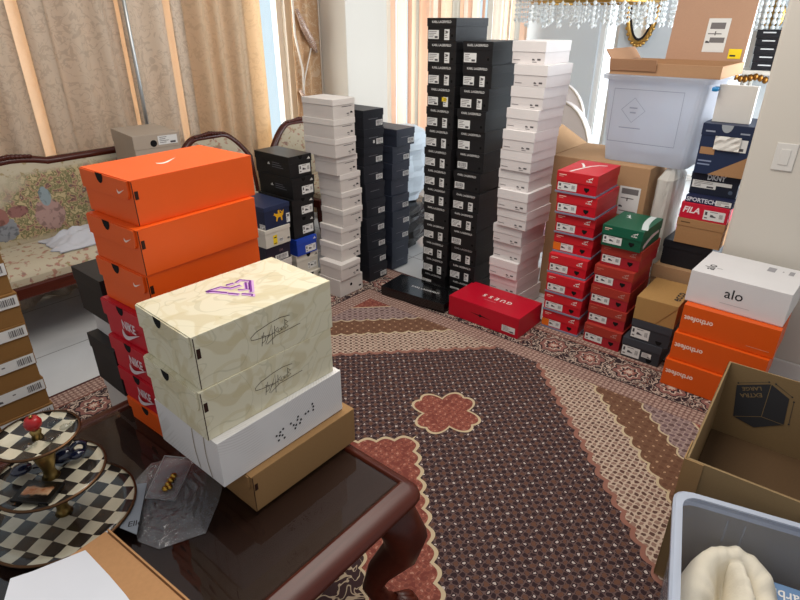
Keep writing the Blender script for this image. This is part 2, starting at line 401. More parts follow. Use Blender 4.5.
def st_polo(L, Wd, h, v):
    p = lidded(L, Wd, h, card('#1b2440', .5), card('#232d4c', .5), .2)
    M0 = frame('B', L, Wd, h, -.0018); b = MB(); b.mesh2(M0, HORSE, L * .56, h * .48, .075); p.append(['horse_print', mk(b, 'horse_print', [flat('#e0a81c')]), None, []])
    b = MB(); label2(b, M0, L * .84, h * .08, L * .14, h * .42, 2); p.append(['size_label', mk(b, 'size_label', LM), None, []])
    b = MB(); MA = frame('A', L, Wd, h, -.0018); label2(b, MA, Wd * .82, h * .03, Wd * .17, h * .2, 2); p.append(['corner_label', mk(b, 'corner_label', LM), None, []])
    return p
def st_lug(L, Wd, h, v):
    p = lidded(L, Wd, h, card('#c8c2b6', .55), card('#cfc9bd', .55), .2)
    M0 = frame('B', L, Wd, h, -.0018); b = MB(); b.rect2(M0, L * .3, h * .1, L * .46, h * .62, 0, .0006); b.rect2(M0, L * .32, h * .46, L * .44, h * .52, 1, .001); b.rect2(M0, L * .32, h * .14, L * .44, h * .18, 1, .001)
    p.append(['yellow_label', mk(b, 'yellow_label', [YELLOW, INK]), None, []])
    b = MB(); label2(b, M0, L * .53, h * .16, L * .16, h * .22, 5, 'bar'); b.rect2(M0, L * .86, h * .2, L * .95, h * .3, 1, .0006); p.append(['size_label', mk(b, 'size_label', LM), None, []])
    return p
def st_ink(L, Wd, h, v):
    p = lidded(L, Wd, h, card('#1f1a2b', .5), card('#211c2e', .5), .22)
    M0 = frame('B', L, Wd, h, -.0018); b = MB(); label2(b, M0, L * .36, h * .06, L * .52, h * .34, 6, 'bar'); p.append(['size_label', mk(b, 'size_label', LM), None, []])
    b = MB(); b.mesh2(M0, text('DK', .01), L * .62, h * .62, .02); p.append(['logo_print', mk(b, 'logo_print', [flat('#8d6f72')]), None, []])
    return p
def st_plain(L, Wd, h, v):
    col = {0: '#d0cac2', 1: '#141314', 2: '#17181b', 3: '#cfcbc6'}[v]
    return lidded(L, Wd, h, card(col, .5), card(col, .48), .3)
def cat_box(L, Wd, h, red, lid, tray=True, v=0, olive=False):
    p = lidded(L, Wd, h, red, lid, .45)
    if tray:
        b = MB(); b.box(-L / 2 - .001, -Wd / 2 - .001, 0.0005, L / 2 + .001, Wd / 2 + .001, h * .09); p.append(['grey_base_strip', b.mesh('grey_base_strip', [flat('#7d8195')]), 'grey strip', []])
    M, M0 = frame('A', L, Wd, h, .0006), frame('A', L, Wd, h, -.0018)
    b = MB(); b.mesh2(M, CAT, Wd * .82, h * .82, .026, 0); b.mesh2(M, text('PUMA', .02), Wd * .8, h * .70, .011, 0)
    b.rect2(M, Wd * .06, h * .84, Wd * .24, h * .875, 1); b.rect2(M, Wd * .06, h * .77, Wd * .17, h * .79, 1)
    p[1][3].append(('logo_print', mk(b, 'logo_print', [WHITE_PRINT if not olive else flat('#b98a80'), flat('#f0c9b8') if not olive else flat('#c2705e')])))
    b = MB(); label2(b, M0, Wd * .05, h * .14, Wd * .47, h * .36, v, 'shoe')
    p.append(['size_label', mk(b, 'size_label', LM), None, []])
    if v == 3:
        b = MB(); b.rect2(M0, Wd * .0, h * .12, Wd * .2, h * .5, 0, .0012); p.append(['orange_sticker', mk(b, 'orange_sticker', [flat('#e0701c')]), None, []])
    b = MB(); b.mesh2(M0, ([(-.5, .4), (-.5, 0), (0, -.5), (.5, 0), (.5, .4)], [(0, 1, 2, 3, 4)]), Wd * .76, h * .3, .026, 0, 0, .0005); p.append(['finger_hole', mk(b, 'finger_hole', [BLACK_HOLE]), None, []])
    return p
def st_red(L, Wd, h, v):
    p = cat_box(L, Wd, h, card('#c20d22', .45), card('#c8202a', .45) if v != 4 else card('#c73a24', .45), True, v)
    if v == 9:
        M = frame('T', L, Wd, h, .0007); b = MB()
        b.mesh2(M, ribbon([(L * .05, Wd * .72), (L * .2, Wd * .68), (L * .42, Wd * .6), (L * .6, Wd * .52), (L * .74, Wd * .4), (L * .8, Wd * .22)], .012), 0, 0, 1); b.mesh2(M, ribbon([(L * .42, Wd * .6), (L * .6, Wd * .7), (L * .74, Wd * .82)], .012), 0, 0, 1)
        p[1][3].append(('stripe_print', mk(b, 'stripe_print', [WHITE_PRINT])))
    return p
def st_rust(L, Wd, h, v): return cat_box(L, Wd, h, card('#a31f2a', .5), card('#a23226', .5), False, v, True)
def st_green(L, Wd, h, v):
    p = cat_box(L, Wd, h, card('#0f4f38', .45), card('#135a42', .42), False, 0)
    M = frame('T', L, Wd, h, .0007); b = MB()
    b.mesh2(M, ribbon(bez((L * .12, Wd * .04), (L * .3, Wd * .1), (L * .55, Wd * .25), (L * .98, Wd * .22), 10), .03), 0, 0, 1)
    b.mesh2(M, CAT, L * .72, Wd * .72, .06, 0, R(180)); p[1][3].append(('stripe_print', mk(b, 'stripe_print', [flat('#c9d3d2')])))
    M = frame('B', L, Wd, h, -.0018); b = MB(); b.mesh2(M, ribbon(bez((L * .14, h * .16), (L * .3, h * .3), (L * .5, h * .5), (L * .9, h * .5), 10), .022), 0, 0, 1); p.append(['side_stripe', mk(b, 'side_stripe', [flat('#c9b9bb')]), None, []])
    return p
def st_slate(L, Wd, h, v):
    p = lidded(L, Wd, h, card('#2f3137', .55), card('#3a3d44', .5), .34)
    M0 = frame('A', L, Wd, h, -.0018); b = MB(); label2(b, M0, Wd * .03, h * .1, Wd * .46, h * .5, v + 8, 'shoe'); p.append(['size_label', mk(b, 'size_label', LM), None, []])
    if v == 1:
        b = MB(); label2(b, M0, Wd * .54, h * .28, Wd * .24, h * .24, 5, 'text'); p.append(['price_label', mk(b, 'price_label', LM), None, []])
    b = MB(); b.mesh2(M0, HALF, Wd * .74, h * .24, .03, 0, 0, .0005); p.append(['finger_hole', mk(b, 'finger_hole', [BLACK_HOLE]), None, []])
    return p
def st_eco(L, Wd, h, v):
    k = kraft('#a8824f'); p = [['box_body', body_mesh(L, Wd, h - .003, k), None, []]]
    b = MB(); b.box(-L / 2, -Wd / 2, h - .003, L / 2, Wd / 2, h)
    M = frame('A', L, Wd, h, 0)
    b.prism([(0, h * .02), (Wd * .55, h * .02), (Wd, h * .93), (Wd, h - .001), (0, h - .001)], .0005, .0025, 0, M)
    p.append(['lid', b.mesh('lid', [k], .0005), None, []])
    M = frame('T', L, Wd, h, .0007); b = MB(); b.mesh2(M, text('ecco', .02), L * .4, Wd * .16, .06, 0, 0); p[1][3].append(('logo_print', mk(b, 'logo_print', [INK])))
    return p
def st_alo(L, Wd, h, v):
    w = card('#dad8d8', .5); p = [['box_body', body_mesh(L - .004, Wd - .004, h - .004, w), None, []], ['lid', tray_mesh(L, Wd, .004, h, w), None, []]]
    M, T = frame('A', L, Wd, h, .0006), frame('T', L, Wd, h, .0007)
    b = MB(); b.mesh2(M, text('alo', .005), Wd * .48, h * .55, .062); b.rect2(M, Wd * .36, h * .235, Wd * .66, h * .245, 1); p[1][3].append(('logo_print', mk(b, 'logo_print', [INK, flat('#a5a3a5')])))
    b = MB(); b.mesh2(T, text('alo', .005), L * .3, Wd * .86, .06, 0, R(0)); b.rect2(T, L * .3, Wd * .74, L * .31, Wd * .8)
    b.rect2(T, L * .68, Wd * .28, L * .86, Wd * .36, 1); b.rect2(T, L * .7, Wd * .1, L * .86, Wd * .15, 1); b.rect2(T, L * .76, Wd * .2, L * .8, Wd * .215, 1); p[1][3].append(('top_print', mk(b, 'top_print', [INK, flat('#9a989b')])))
    return p
def st_ortho(L, Wd, h, v):
    o = card('#d9560f', .45); p = [['box_body', body_mesh(L - .004, Wd - .004, h - .004, o), None, []], ['lid', tray_mesh(L, Wd, .003, h, o), None, []]]
    M = frame('A', L, Wd, h, .0006); b = MB()
    b.mesh2(M, text('orthofeet', .03), Wd * .19, h * .56, .034, 0, R(180), 0, .9)
    b.rect2(M, Wd * .72, h * .2, Wd * .95, h * .215, 1)
    p[1][3].append(('logo_print', mk(b, 'logo_print', [flat('#efd3c4'), flat('#d99a7b')])))
    return p
def st_guess(L, Wd, h, v):
    c = card('#b80a26', .4); p = [['box_body', body_mesh(L - .004, Wd - .004, h - .004, c), None, []], ['lid', tray_mesh(L, Wd, .003, h, c), None, []]]
    T = frame('T', L, Wd, h, .0008) @ Matrix(((0, -1, 0, L / 2), (1, 0, 0, Wd / 2), (0, 0, 1, 0), (0, 0, 0, 1)))
    b = MB()
    for k, ch in enumerate('GUESS'): b.mesh2(T, text(ch, .02), (k - 2) * .04 - .01, -.005, .045, 0)
    b.rect2(T, -.03, .04, .05, .043, 1); p[1][3].append(('logo_print', mk(b, 'logo_print', [WHITE_PRINT, flat('#d98a96')])))
    M = frame('A', L, Wd, h, .0006); b = MB(); label2(b, M, Wd * .78, h * .18, Wd * .18, h * .3, 3); p.append(['size_label', mk(b, 'size_label', LM), None, []])
    b = MB(); b.mesh2(M, DISC, Wd * .47, h * .5, .018); b.mesh2(M, shape([(-.5, .03), (-.1, -.02), (0, -.02), (0, .02), (-.1, .02)]), Wd * .47, h * .5, .15); b.mesh2(M, shape([(.5, -.04), (.1, .02), (0, .02), (0, -.02), (.1, -.02)]), Wd * .47, h * .5, .15)
    p.append(['bow_print', mk(b, 'bow_print', [flat('#2a070c')]), None, []])
    return p
def st_flatblack(L, Wd, h, v):
    c = card('#0d0d0e', .16, .6, 0); p = [['box_body', body_mesh(L - .004, Wd - .004, h - .004, c), None, []], ['lid', tray_mesh(L, Wd, .012, h, c), None, []]]
    T = frame('T', L, Wd, h, .0008) @ Matrix(((0, 1, 0, L / 2), (-1, 0, 0, Wd / 2), (0, 0, 1, 0), (0, 0, 0, 1)))
    b = MB(); b.mesh2(T, text('KARL LAGERFELD', .012), .03, -.005, .025); p[1][3].append(('logo_print', mk(b, 'logo_print', [SILVER])))
    return p
def flapbox(L, Wd, h, mat, edge=.0022):      # one-piece box: hinged lid with a tuck flap on the -X end
    p = [['box_body', body_mesh(L, Wd, h - edge, mat), None, []]]
    b = MB(); b.box(-L / 2 - edge, -Wd / 2, h - edge, L / 2, Wd / 2, h)
    M = frame('A', L, Wd, h, .0003); r = .018; fh = h * .44; w = Wd * .965
    arc = [(w - r + r * math.sin(a), h - fh + r - r * math.cos(a)) for a in [k * math.pi / 8 for k in range(5)]]
    b.prism([(0, h - fh)] + arc + [(w, h - edge), (0, h - edge)], .0004, .0052, 0, M)
    p.append(['lid', b.mesh('lid', [mat], .0005), None, []])
    Mf = frame('A', L, Wd, h, .0062); b = MB(); b.mesh2(Mf, HALF, Wd * .43, h * .995, Wd * .15); p[1][3].append(('finger_hole', mk(b, 'finger_hole', [BLACK_HOLE])))
    M = frame('B', L, Wd, h, .0005); b = MB(); b.rect2(M, 0, h * .02, .0022, h * .97, 0); b.rect2(M, .004, h * .58, .013, h * .76, 0); p.append(['tab_slot', mk(b, 'tab_slot', [flat('#2e1206')]), None, []])
    return p
def st_orange(L, Wd, h, v):
    p = flapbox(L, Wd, h, card('#e85a10', .42))
    M, T = frame('A', L, Wd, h, .0062), frame('T', L, Wd, h, .0007) @ Matrix(((0, 1, 0, L / 2), (-1, 0, 0, Wd / 2), (0, 0, 1, 0), (0, 0, 0, 1)))
    b = MB(); b.mesh2(M, SWOOSH, Wd * .83, h * .73, Wd * .15); b.mesh2(T, SWOOSH, -.0, .0, .075, 0, R(100)); p[1][3].append(('logo_print', mk(b, 'logo_print', [flat('#f2d7c8')])))
    return p
def st_redflap(L, Wd, h, v):
    p = flapbox(L, Wd, h, card('#c00d24', .42))
    M = frame('A', L, Wd, h, .0062); b = MB(); b.mesh2(M, text('NIKE', .03), Wd * .55, h * .52, .036, 0, R(0), 0, .82); b.mesh2(M, SWOOSH, Wd * .58, h * .29, Wd * .4); p.append(['logo_print', mk(b, 'logo_print', [flat('#d9c8c9')]), None, []])
    return p
def st_cream(L, Wd, h, v):
    p = flapbox(L, Wd, h, LEAF)
    M = frame('B', L, Wd, h, .0006); b = MB()
    for pts in ([(236, 83), (210, 87), (179, 84), (145, 77), (130, 69), (130, 62), (143, 59), (163, 57), (179, 57)], [(164, 69), (159, 57), (155, 37)], [(156, 62), (166, 59), (166, 48), (157, 44)], [(165, 38), (176, 57), (186, 79), (185, 56), (183, 29)], [(170, 53), (193, 57)],
                [(193, 73), (191, 48)], [(202, 66), (193, 61), (202, 52)], [(204, 62), (201, 59), (204, 52), (210, 56), (207, 62)], [(212, 62), (210, 55), (214, 55), (217, 63)], [(222, 79), (220, 53)], [(222, 76), (230, 69), (222, 66), (230, 58), (220, 55)], [(168, 36), (195, 48), (227, 49), (264, 51)]):
        b.mesh2(M, ribbon([(x * .001, y * .001) for x, y in pts], .0014), 0, 0, 1)
    p.append(['signature_print', mk(b, 'signature_print', [flat('#4a3d33')]), None, []])
    if v == 0:
        T = frame('T', L, Wd, h, .0008); b = MB()
        for pts, w in (([(132, 162), (168, 160), (180, 136), (205, 134)], 1), ([(132, 162), (145, 147), (161, 121)], 1), ([(161, 117), (174, 94)], 1), ([(180, 92), (194, 70), (187, 64)], 1), ([(182, 158), (201, 156)], 1), ([(205, 154), (221, 160), (235, 138), (199, 83)], 1), ([(222, 138), (202, 104), (186, 116)], 1)):
            b.mesh2(T, ribbon([(x * .001, y * .001) for x, y in pts], .013), 0, 0, 1, 1)
            b.mesh2(T, ribbon([(x * .001, y * .001 + .003) for x, y in pts], .0055), 0, 0, 1, 0, 0, .0002)
        p[1][3].append(('emblem_print', mk(b, 'emblem_print', [flat('#6d2f86'), flat('#c9a0cf')])))
    return p
def st_arcs(L, Wd, h, v):
    p = [['box_body', body_mesh(L - .004, Wd - .004, h - .004, ARCS), None, []], ['lid', tray_mesh(L, Wd, .002, h, ARCS), None, []]]
    M = frame('B', L, Wd, h, .0007); b = MB()
    for x, y in ((0, 0), (4, -12), (7, -3), (9, 3), (13, -6), (16, 6), (17, -14), (34, 7), (40, 0), (43, -9), (46, -3), (50, 6), (52, 12), (55, -4), (58, 2), (70, 8), (77, 9), (88, 20), (89, 6), (90, 13)):
        b.mesh2(M, DISC, L * .41 + x * .00132, h * .4 + y * .00135, .0062)
    p[1][3].append(('dot_print', mk(b, 'dot_print', [INK])))
    M = frame('A', L, Wd, h, .0007); b = MB()
    for u in (.62, .8): b.mesh2(M, ribbon(bez((Wd * u, h * .95), (Wd * (u - .02), h * .6), (Wd * (u - .02), h * .4), (Wd * (u + .03), h * .05)), .003), 0, 0, 1)
    p[1][3].append(('stripe_print', mk(b, 'stripe_print', [flat('#8e7d66')])))
    return p
def st_kraftflap(L, Wd, h, v): return flapbox(L, Wd, h, kraft('#9a774e'))
def st_brown(L, Wd, h, v):
    k = kraft('#8a6438'); p = lidded(L, Wd, h, k, k, .45)
    M = frame('B', L, Wd, h, .0008); b = MB(); label2(b, M, L * .45, h * .58, L * .54, h * .36, v, 'none')
    x = L * .82
    rr = random.Random(3)
    while x < L * .95:
        w = rr.choice((.002, .004)); b.rect2(M, x, h * .66, x + w, h * .88, 2, .0016); x += w + .003
    p[1][3].append(('size_label', mk(b, 'size_label', LM)))
    b = MB(); M0 = frame('B', L, Wd, h, -.0016); b.mesh2(M0, HALF, L * .42, h * .5, .05); p.append(['finger_hole', mk(b, 'finger_hole', [BLACK_HOLE]), None, []])
    return p
def st_ash(L, Wd, h, v):
    c = card('#a89a8a', .55); p = lidded(L, Wd, h, c, c, .4)
    if v == 0:
        M = frame('B', L, Wd, h, .0008); b = MB(); b.mesh2(M, DISC, L * .42, h * .74, .036); p.append(['finger_hole', mk(b, 'finger_hole', [BLACK_HOLE]), None, []])
        b = MB(); label2(b, M, L * .52, h * .68, L * .42, h * .26, 4, 'text'); p[1][3].append(('size_label', mk(b, 'size_label', LM)))
    return p
def st_patch(L, Wd, h, v):            # navy box with a kraft corner, tissue and label
    c = card('#1c2a48', .5); p = lidded(L, Wd, h, c, card('#1a2642', .5), .23)
    M0, M = frame('A', L, Wd, h, -.0017), frame('A', L, Wd, h, .0007)
    b = MB(); b.flat2(M0, [(Wd * .3, 0), (Wd, 0), (Wd, h * .42)], 0, .0003); b.rect2(M0, Wd * .05, h * .4, Wd * .34, h * .54, 0, .0003); p.append(['kraft_corner', mk(b, 'kraft_corner', [kraft('#a77f5a')]), 'kraft brown corner', []])
    b = MB(); label2(b, M0, Wd * .38, h * .5, Wd * .55, h * .24, 3, 'text'); p.append(['size_label', mk(b, 'size_label', LM), None, []])
    b = MB(); r = random.Random(5)
    b.grid([[M0 @ Vector((Wd * (.3 + .1 * i), h * (.52 + .065 * j), .006 + .008 * r.random())) for i in range(6)] for j in range(5)], 0, False); p.append(['tissue_paper', b.mesh('tissue_paper', [flat('#d6d3cc')]), None, []])
    b = MB(); b.mesh2(M, HALF, Wd * .48, h * .995, .05, 0); p[1][3].append(('finger_hole', mk(b, 'finger_hole', [flat('#9aa0a6')])))
    b = MB(); b.rect2(M, Wd * .08, h * .84, Wd * .27, h * .87); b.rect2(M, Wd * .75, h * .84, Wd * .93, h * .87); p[1][3].append(('logo_print', mk(b, 'logo_print', [flat('#8c93a3')])))
    b = MB(); b.rect2(M0, Wd * .05, h * .25, Wd * .32, h * .28); b.rect2(M0, Wd * .05, h * .18, Wd * .3, h * .21); p.append(['side_print', mk(b, 'side_print', [flat('#7e8aa6')]), None, []])
    return p
def st_word(L, Wd, h, v):
    word, col, ink, th = {0: ('DKNY', '#141b2c', '#d7dadf', .034), 1: ('SPORTECH', '#1a2040', '#c9cbd3', .028), 2: ('FILA', '#c21230', '#ecd7d9', .042), 3: ('', '#a67d55', '#5a4128', .02), 4: ('', '#14161d', '#000000', .02)}[v]
    c = kraft(col) if v == 3 else card(col, .5)
    p = lidded(L, Wd, h, c, c, .3) if v in (0, 3, 4) else [['box_body', body_mesh(L, Wd, h, c), None, []]]
    M, M0 = frame('A', L, Wd, h, .0007), frame('A', L, Wd, h, -.0016 if v in (0, 3, 4) else .0007)
    b = MB()
    if v == 0: b.mesh2(M, text(word, .04), Wd * .52, h * .82, th, 0, 0, 0, .85); p[1][3].append(('logo_print', mk(b, 'logo_print', [flat(ink)])))
    if v == 1: b.mesh2(M, text(word, .03), Wd * .34, h * .45, th); p.append(['logo_print', mk(b, 'logo_print', [flat(ink)]), None, []])
    if v == 2: b.mesh2(M, ([(x + .22 * y, y) for x, y in text(word, .03)[0]], text(word, .03)[1]), Wd * .24, h * .55, th); p.append(['logo_print', mk(b, 'logo_print', [flat(ink)]), None, []])
    if v == 3: b.rect2(M, Wd * .08, h * .84, Wd * .28, h * .88); p[1][3].append(('logo_print', mk(b, 'logo_print', [flat(ink)])))
    b = MB()
    if v == 0:
        label2(b, M0, Wd * .05, h * .3, Wd * .5, h * .34, 2); b.rect2(M0, Wd * .55, h * .48, Wd * .86, h * .64, 0, .0006); p.append(['size_label', mk(b, 'size_label', LM), None, []])
        b = MB(); b.mesh2(M0, DISC, Wd * .86, h * .26, .02); p.append(['finger_hole', mk(b, 'finger_hole', [flat('#4a5568')]), None, []])
    if v == 1: label2(b, M0, Wd * .64, h * .12, Wd * .32, h * .7, 2); p.append(['size_label', mk(b, 'size_label', LM), None, []])
    if v == 2: label2(b, M0, Wd * .5, h * .12, Wd * .44, h * .6, 2, 'shoe'); p.append(['size_label', mk(b, 'size_label', LM), None, []])
    return p
STYLES = {k[3:]: v for k, v in list(globals().items()) if k.startswith('st_')}

# ------------------------------------------------------------------ the room shell
def paint(h, rough=.85):
    t = NT('paint_' + h.strip('#')); c = lin(h); v = t.coord()
    col = t.mix(t.noise(v, 1.5, 3), tuple(x * .97 for x in c), c)
    return t.done(t.bsdf(col, rough, spec=.2, bump=t.noise(v, 160, 3), bs=.15, bd=.002))
def tile_mat():
    t = NT('pale_marble_tile'); v = t.coord(); x = t.xyz(v)
    fx = t.m('ABSOLUTE', t.m('SUBTRACT', t.m('FRACT', t.m('MULTIPLY', x[0], 1 / .6)), .5)); fy = t.m('ABSOLUTE', t.m('SUBTRACT', t.m('FRACT', t.m('MULTIPLY', x[1], 1 / .6)), .5))
    gr = t.step(t.m('MAXIMUM', fx, fy), .494)
    c = t.mix(t.noise(v, 2.2, 6, 1.5), lin('#b9bbbc'), lin('#dadbdb')); c = t.mix(gr, c, lin('#8f8f8e'))
    return t.done(t.bsdf(c, .16, spec=.5))
WALL = paint('#cfc9be'); WALL_COOL = paint('#b7bcbe'); TRIM = paint('#d6d3cd', .5)
b = MB(); b.box(-2.2, -3.0, -.05, 9.0, 3.95, 0); struct('floor', b, [tile_mat()])
# curtain wall with two window openings
b = MB(); y0, y1 = 3.8, 3.95
b.box(-2.2, y0, 0, -.6, y1, 2.75); b.box(-.6, y0, 0, 3.16, y1, .35); b.box(-.6, y0, 2.5, 3.16, y1, 2.75); b.box(3.16, y0, 0, 4.0, y1, 2.75)
b.box(4.0, y0, 0, 6.4, y1, .35); b.box(4.0, y0, 2.5, 6.4, y1, 2.75); b.box(6.4, y0, 0, 6.7, y1, 2.75)
struct('wall_left', b, [WALL])
b = MB(); b.box(3.37, 3.36, 0, 3.84, 3.8, 2.75); struct('wall_pier', b, [WALL], .006)
b = MB(); b.box(2.95, -1.35, 0, 3.12, .455, 2.75); struct('wall_right', b, [WALL], .012)
b = MB(); b.box(2.935, -1.35, 0, 2.949, .44, .09); struct('baseboard_right', b, [TRIM], .004)
b = MB(); b.box(6.6, 2.72, 0, 6.75, 3.8, 2.75); b.box(6.6, 1.95, 0, 6.75, 2.50, 2.75); b.box(6.6, -3.0, 0, 6.75, 1.2, 2.75); b.box(6.6, 1.2, 2.2, 6.75, 2.72, 2.75)
struct('wall_far', b, [WALL_COOL])
def glass_mat(tint=(1, 1, 1), name='clear_glass', r=.0):
    t = NT(name)
    return t.done(t.shmix(t.fres(1.45), t.sh('ShaderNodeBsdfTransparent', tint), t.sh('ShaderNodeBsdfGlossy', (1, 1, 1), r)))
GLASS = glass_mat()
def sky_mat(col, s):
    t = NT('daylight_sky'); e = t.n('ShaderNodeEmission'); e.inputs[0].default_value = (*col, 1); e.inputs[1].default_value = s; return t.done(e.outputs[0])
def window(n, x0, x1, z0, z1, axis, d, mull=1):
    t = bpy.data.objects.new(f'window_{n}', None); COL.objects.link(t); t['kind'] = 'structure'
    f = MB(); g = MB(); w = .05
    def bb(mb, u0, v0, u1, v1, a, c):
        if axis == 'x': mb.box(u0, d + a, v0, u1, d + c, v1)
        else: mb.box(d + a, u0, v0, d + c, u1, v1)
    bb(f, x0, z0, x1, z0 + w, 0, .06); bb(f, x0, z1 - w, x1, z1, 0, .06)
    for k in range(mull + 2):
        u = x0 + (x1 - x0 - w) * k / (mull + 1); bb(f, u, z0 + w, u + w, z1 - w, 0, .06)
    bb(g, x0 + w, z0 + w, x1 - w, z1 - w, .026, .032)
    for nm, mb, m in (('window_frame', f, TRIM), ('window_pane', g, GLASS)):
        o = mb.build(nm, m, t); o['kind'] = 'structure'
window(1, -.6, 3.16, .35, 2.5, 'x', 3.84, 1); window(2, 4.0, 6.4, .35, 2.5, 'x', 3.84, 2)
window(3, 2.5, 2.72, 0.0, 2.2, 'y', 6.64, 0); window(4, 1.2, 1.95, 0.0, 2.2, 'y', 6.64, 0)
b = MB(); b.face([(-3, 5.2, -1), (9, 5.2, -1), (9, 5.2, 4.5), (-3, 5.2, 4.5)]); o = struct('sky_backdrop', b, [sky_mat((.72, .9, 1.0), 1.0)])
b = MB(); b.face([(8.8, 4.5, -.5), (8.8, -2.5, -.5), (8.8, -2.5, 4.5), (8.8, 4.5, 4.5)]); o = struct('sky_backdrop', b, [sky_mat((.88, .95, 1.0), 2.0)])
b = MB(); b.box(3.12, -1.5, 0, 3.45, -1.36, 2.75); b.box(6.35, -1.5, 0, 6.6, -1.36, 2.75); b.box(3.45, -1.5, 0, 6.35, -1.36, .4); b.box(3.45, -1.5, 2.55, 6.35, -1.36, 2.75); struct('wall_back', b, [WALL_COOL])
window(5, 3.45, 6.35, .4, 2.55, 'x', -1.46, 1)
# light switch
t = thing('light_switch', 'white light switch plate on the near right wall', 'light switch', (2.95, .3145, .962), 0)
b = MB(); b.box(-.006, -.04, 0, -.0005, .04, .115); b.build('plate', TRIM, t, .002)
b = MB(); b.box(-.009, -.018, .025, -.0062, .018, .09); b.build('rocker', TRIM, t, .001)

# ------------------------------------------------------------------ rug
def rug_mat():
    t = NT('patterned_wool_rug'); v = t.coord(); x = t.xyz(v)
    ux, uy = t.m('ABSOLUTE', x[0]), t.m('ABSOLUTE', x[1])
    sx, sy = t.m('SUBTRACT', 1.69, ux), t.m('SUBTRACT', 1.02, uy)         # distance inside the field edge
    al = t.m('SUBTRACT', ux, uy); cc0 = t.m('ADD', sx, sy)
    def scal(k, a): return t.m('MULTIPLY', t.m('ABSOLUTE', t.m('SINE', t.m('MULTIPLY', al, k))), a)
    cc = t.m('ADD', cc0, scal(30, -.028)); md0 = t.m('ADD', ux, uy); md = t.m('ADD', md0, scal(30, -.028))
    r45 = (0, 0, R(45))
    jit = t.n('ShaderNodeVectorMath', operation='ADD'); t.put(jit.inputs[0], v)
    jn = t.n('ShaderNodeVectorMath', operation='SCALE'); t.put(jn.inputs[0], t.noise(v, 60, 2, 0, 1)); jn.inputs['Scale'].default_value = .017; t.put(jit.inputs[1], jn.outputs[0])
    jx = t.xyz(jit.outputs[0])
    pa, pb = t.m('MULTIPLY', t.m('ADD', jx[0], jx[1]), .7071), t.m('MULTIPLY', t.m('SUBTRACT', jx[0], jx[1]), .7071)
    cosm = lambda q, k: t.m('COSINE', t.m('MULTIPLY', q, k))
    def weave(k, base, trac, cross, dot, dt=.8, tw=.35, ct=-.5):
        prod = t.m('MULTIPLY', cosm(pa, k), cosm(pb, k)); tr = t.m('ABSOLUTE', t.m('ADD', cosm(pa, 2 * k), t.m('MULTIPLY', cosm(pb, 2 * k), .9)))
        c = t.mix(t.m('LESS_THAN', tr, tw), base, trac)
        c = t.mix(t.m('LESS_THAN', prod, ct), c, cross)
        return t.mix(t.m('GREATER_THAN', prod, dt), c, dot)
    dark = weave(118, lin('#2d2125'), lin('#66524f'), lin('#684839'), lin('#c4b6af'), .87, .4, -.62)
    cream = weave(108, lin('#94776a'), lin('#c6b29f'), lin('#5c443d'), lin('#5d443c'), .72, .62, -.74)
    brown = weave(105, lin('#70503d'), lin('#785743'), lin('#684836'), lin('#b59274'), .86, .4)
    lav = weave(100, lin('#8c7672'), lin('#a8928a'), lin('#685250'), lin('#715a5c'), .6, .45)
    salm = t.mix(t.step(t.noise(v, 40, 2, 1), .55, .05), weave(150, lin('#8a4c3f'), lin('#a26152'), lin('#7d463c'), lin('#b98472'), .8, .3), lin('#7a3f36'))
    guard = weave(210, lin('#8a6b61'), lin('#a68a7d'), lin('#6c504a'), lin('#bba294'), .55, .5)
    scroll = t.mix(t.m('LESS_THAN', t.m('ABSOLUTE', t.m('SUBTRACT', t.noise(v, 16, 1, 1.5), .5)), .03), lin('#3a2a2c'), lin('#b9a58c'))
    # border of rosettes on a dark ground
    ed = t.m('MINIMUM', sx, sy); am = t.m('LESS_THAN', sx, sy)
    alo = t.m('ADD', t.m('MULTIPLY', am, x[1]), t.m('MULTIPLY', t.m('SUBTRACT', 1.0, am), x[0]))
    lc = t.m('MULTIPLY', t.m('SUBTRACT', t.m('FRACT', t.m('MULTIPLY', alo, 1 / .2)), .5), .2); ac = t.m('ADD', ed, .21)
    rr_ = t.m('SQRT', t.m('ADD', t.m('MULTIPLY', lc, lc), t.m('MULTIPLY', ac, ac))); ta = t.m('ARCTAN2', ac, lc)
    rs = t.m('ADD', rr_, t.m('ADD', t.m('MULTIPLY', t.m('COSINE', t.m('MULTIPLY', ta, 8)), .006), t.m('MULTIPLY', t.m('SUBTRACT', t.noise(v, 45, 2), .5), .03)))
    bn = t.noise(v, 30, 2, 1.2)
    ground = t.mix(t.m('LESS_THAN', t.m('ABSOLUTE', t.m('SUBTRACT', bn, .5)), .035), t.mix(t.step(bn, .62), lin('#2a2126'), lin('#7d564c')), lin('#c2ae9e'))
    ros = t.ramp(t.m('MULTIPLY', rs, 10), [(0, lin('#cbb7a6')), (.14, lin('#9a6357')), (.28, lin('#2b2228')), (.38, lin('#c9b4a4')), (.46, lin('#8a6058')), (.66, lin('#33282c')), (.74, lin('#bda898')), (.8, lin('#30252a'))], 'CONSTANT')
    bord = t.mix(t.m('LESS_THAN', rs, .082), ground, ros)
    c = dark; CR = lin('#cbb897'); PE = lin('#96685a')
    def over(mask, col):
        nonlocal c; c = t.mix(mask, c, col)
    lt = lambda a, k: t.m('LESS_THAN', a, k)
    over(lt(md, .845), CR); over(lt(md, .825), salm); over(lt(md, .52), CR); over(lt(md, .505), scroll)
    px, py = t.m('SUBTRACT', ux, 1.07), uy
    th = t.m('ARCTAN2', py, px); rr = t.m('SQRT', t.m('ADD', t.m('MULTIPLY', px, px), t.m('MULTIPLY', py, py)))
    pr = t.m('SUBTRACT', t.m('ADD', rr, t.m('MULTIPLY', t.m('ABSOLUTE', t.m('SINE', t.m('MULTIPLY', th, 4))), -.03)), t.m('MULTIPLY', t.m('COSINE', t.m('MULTIPLY', th, 4)), .02))
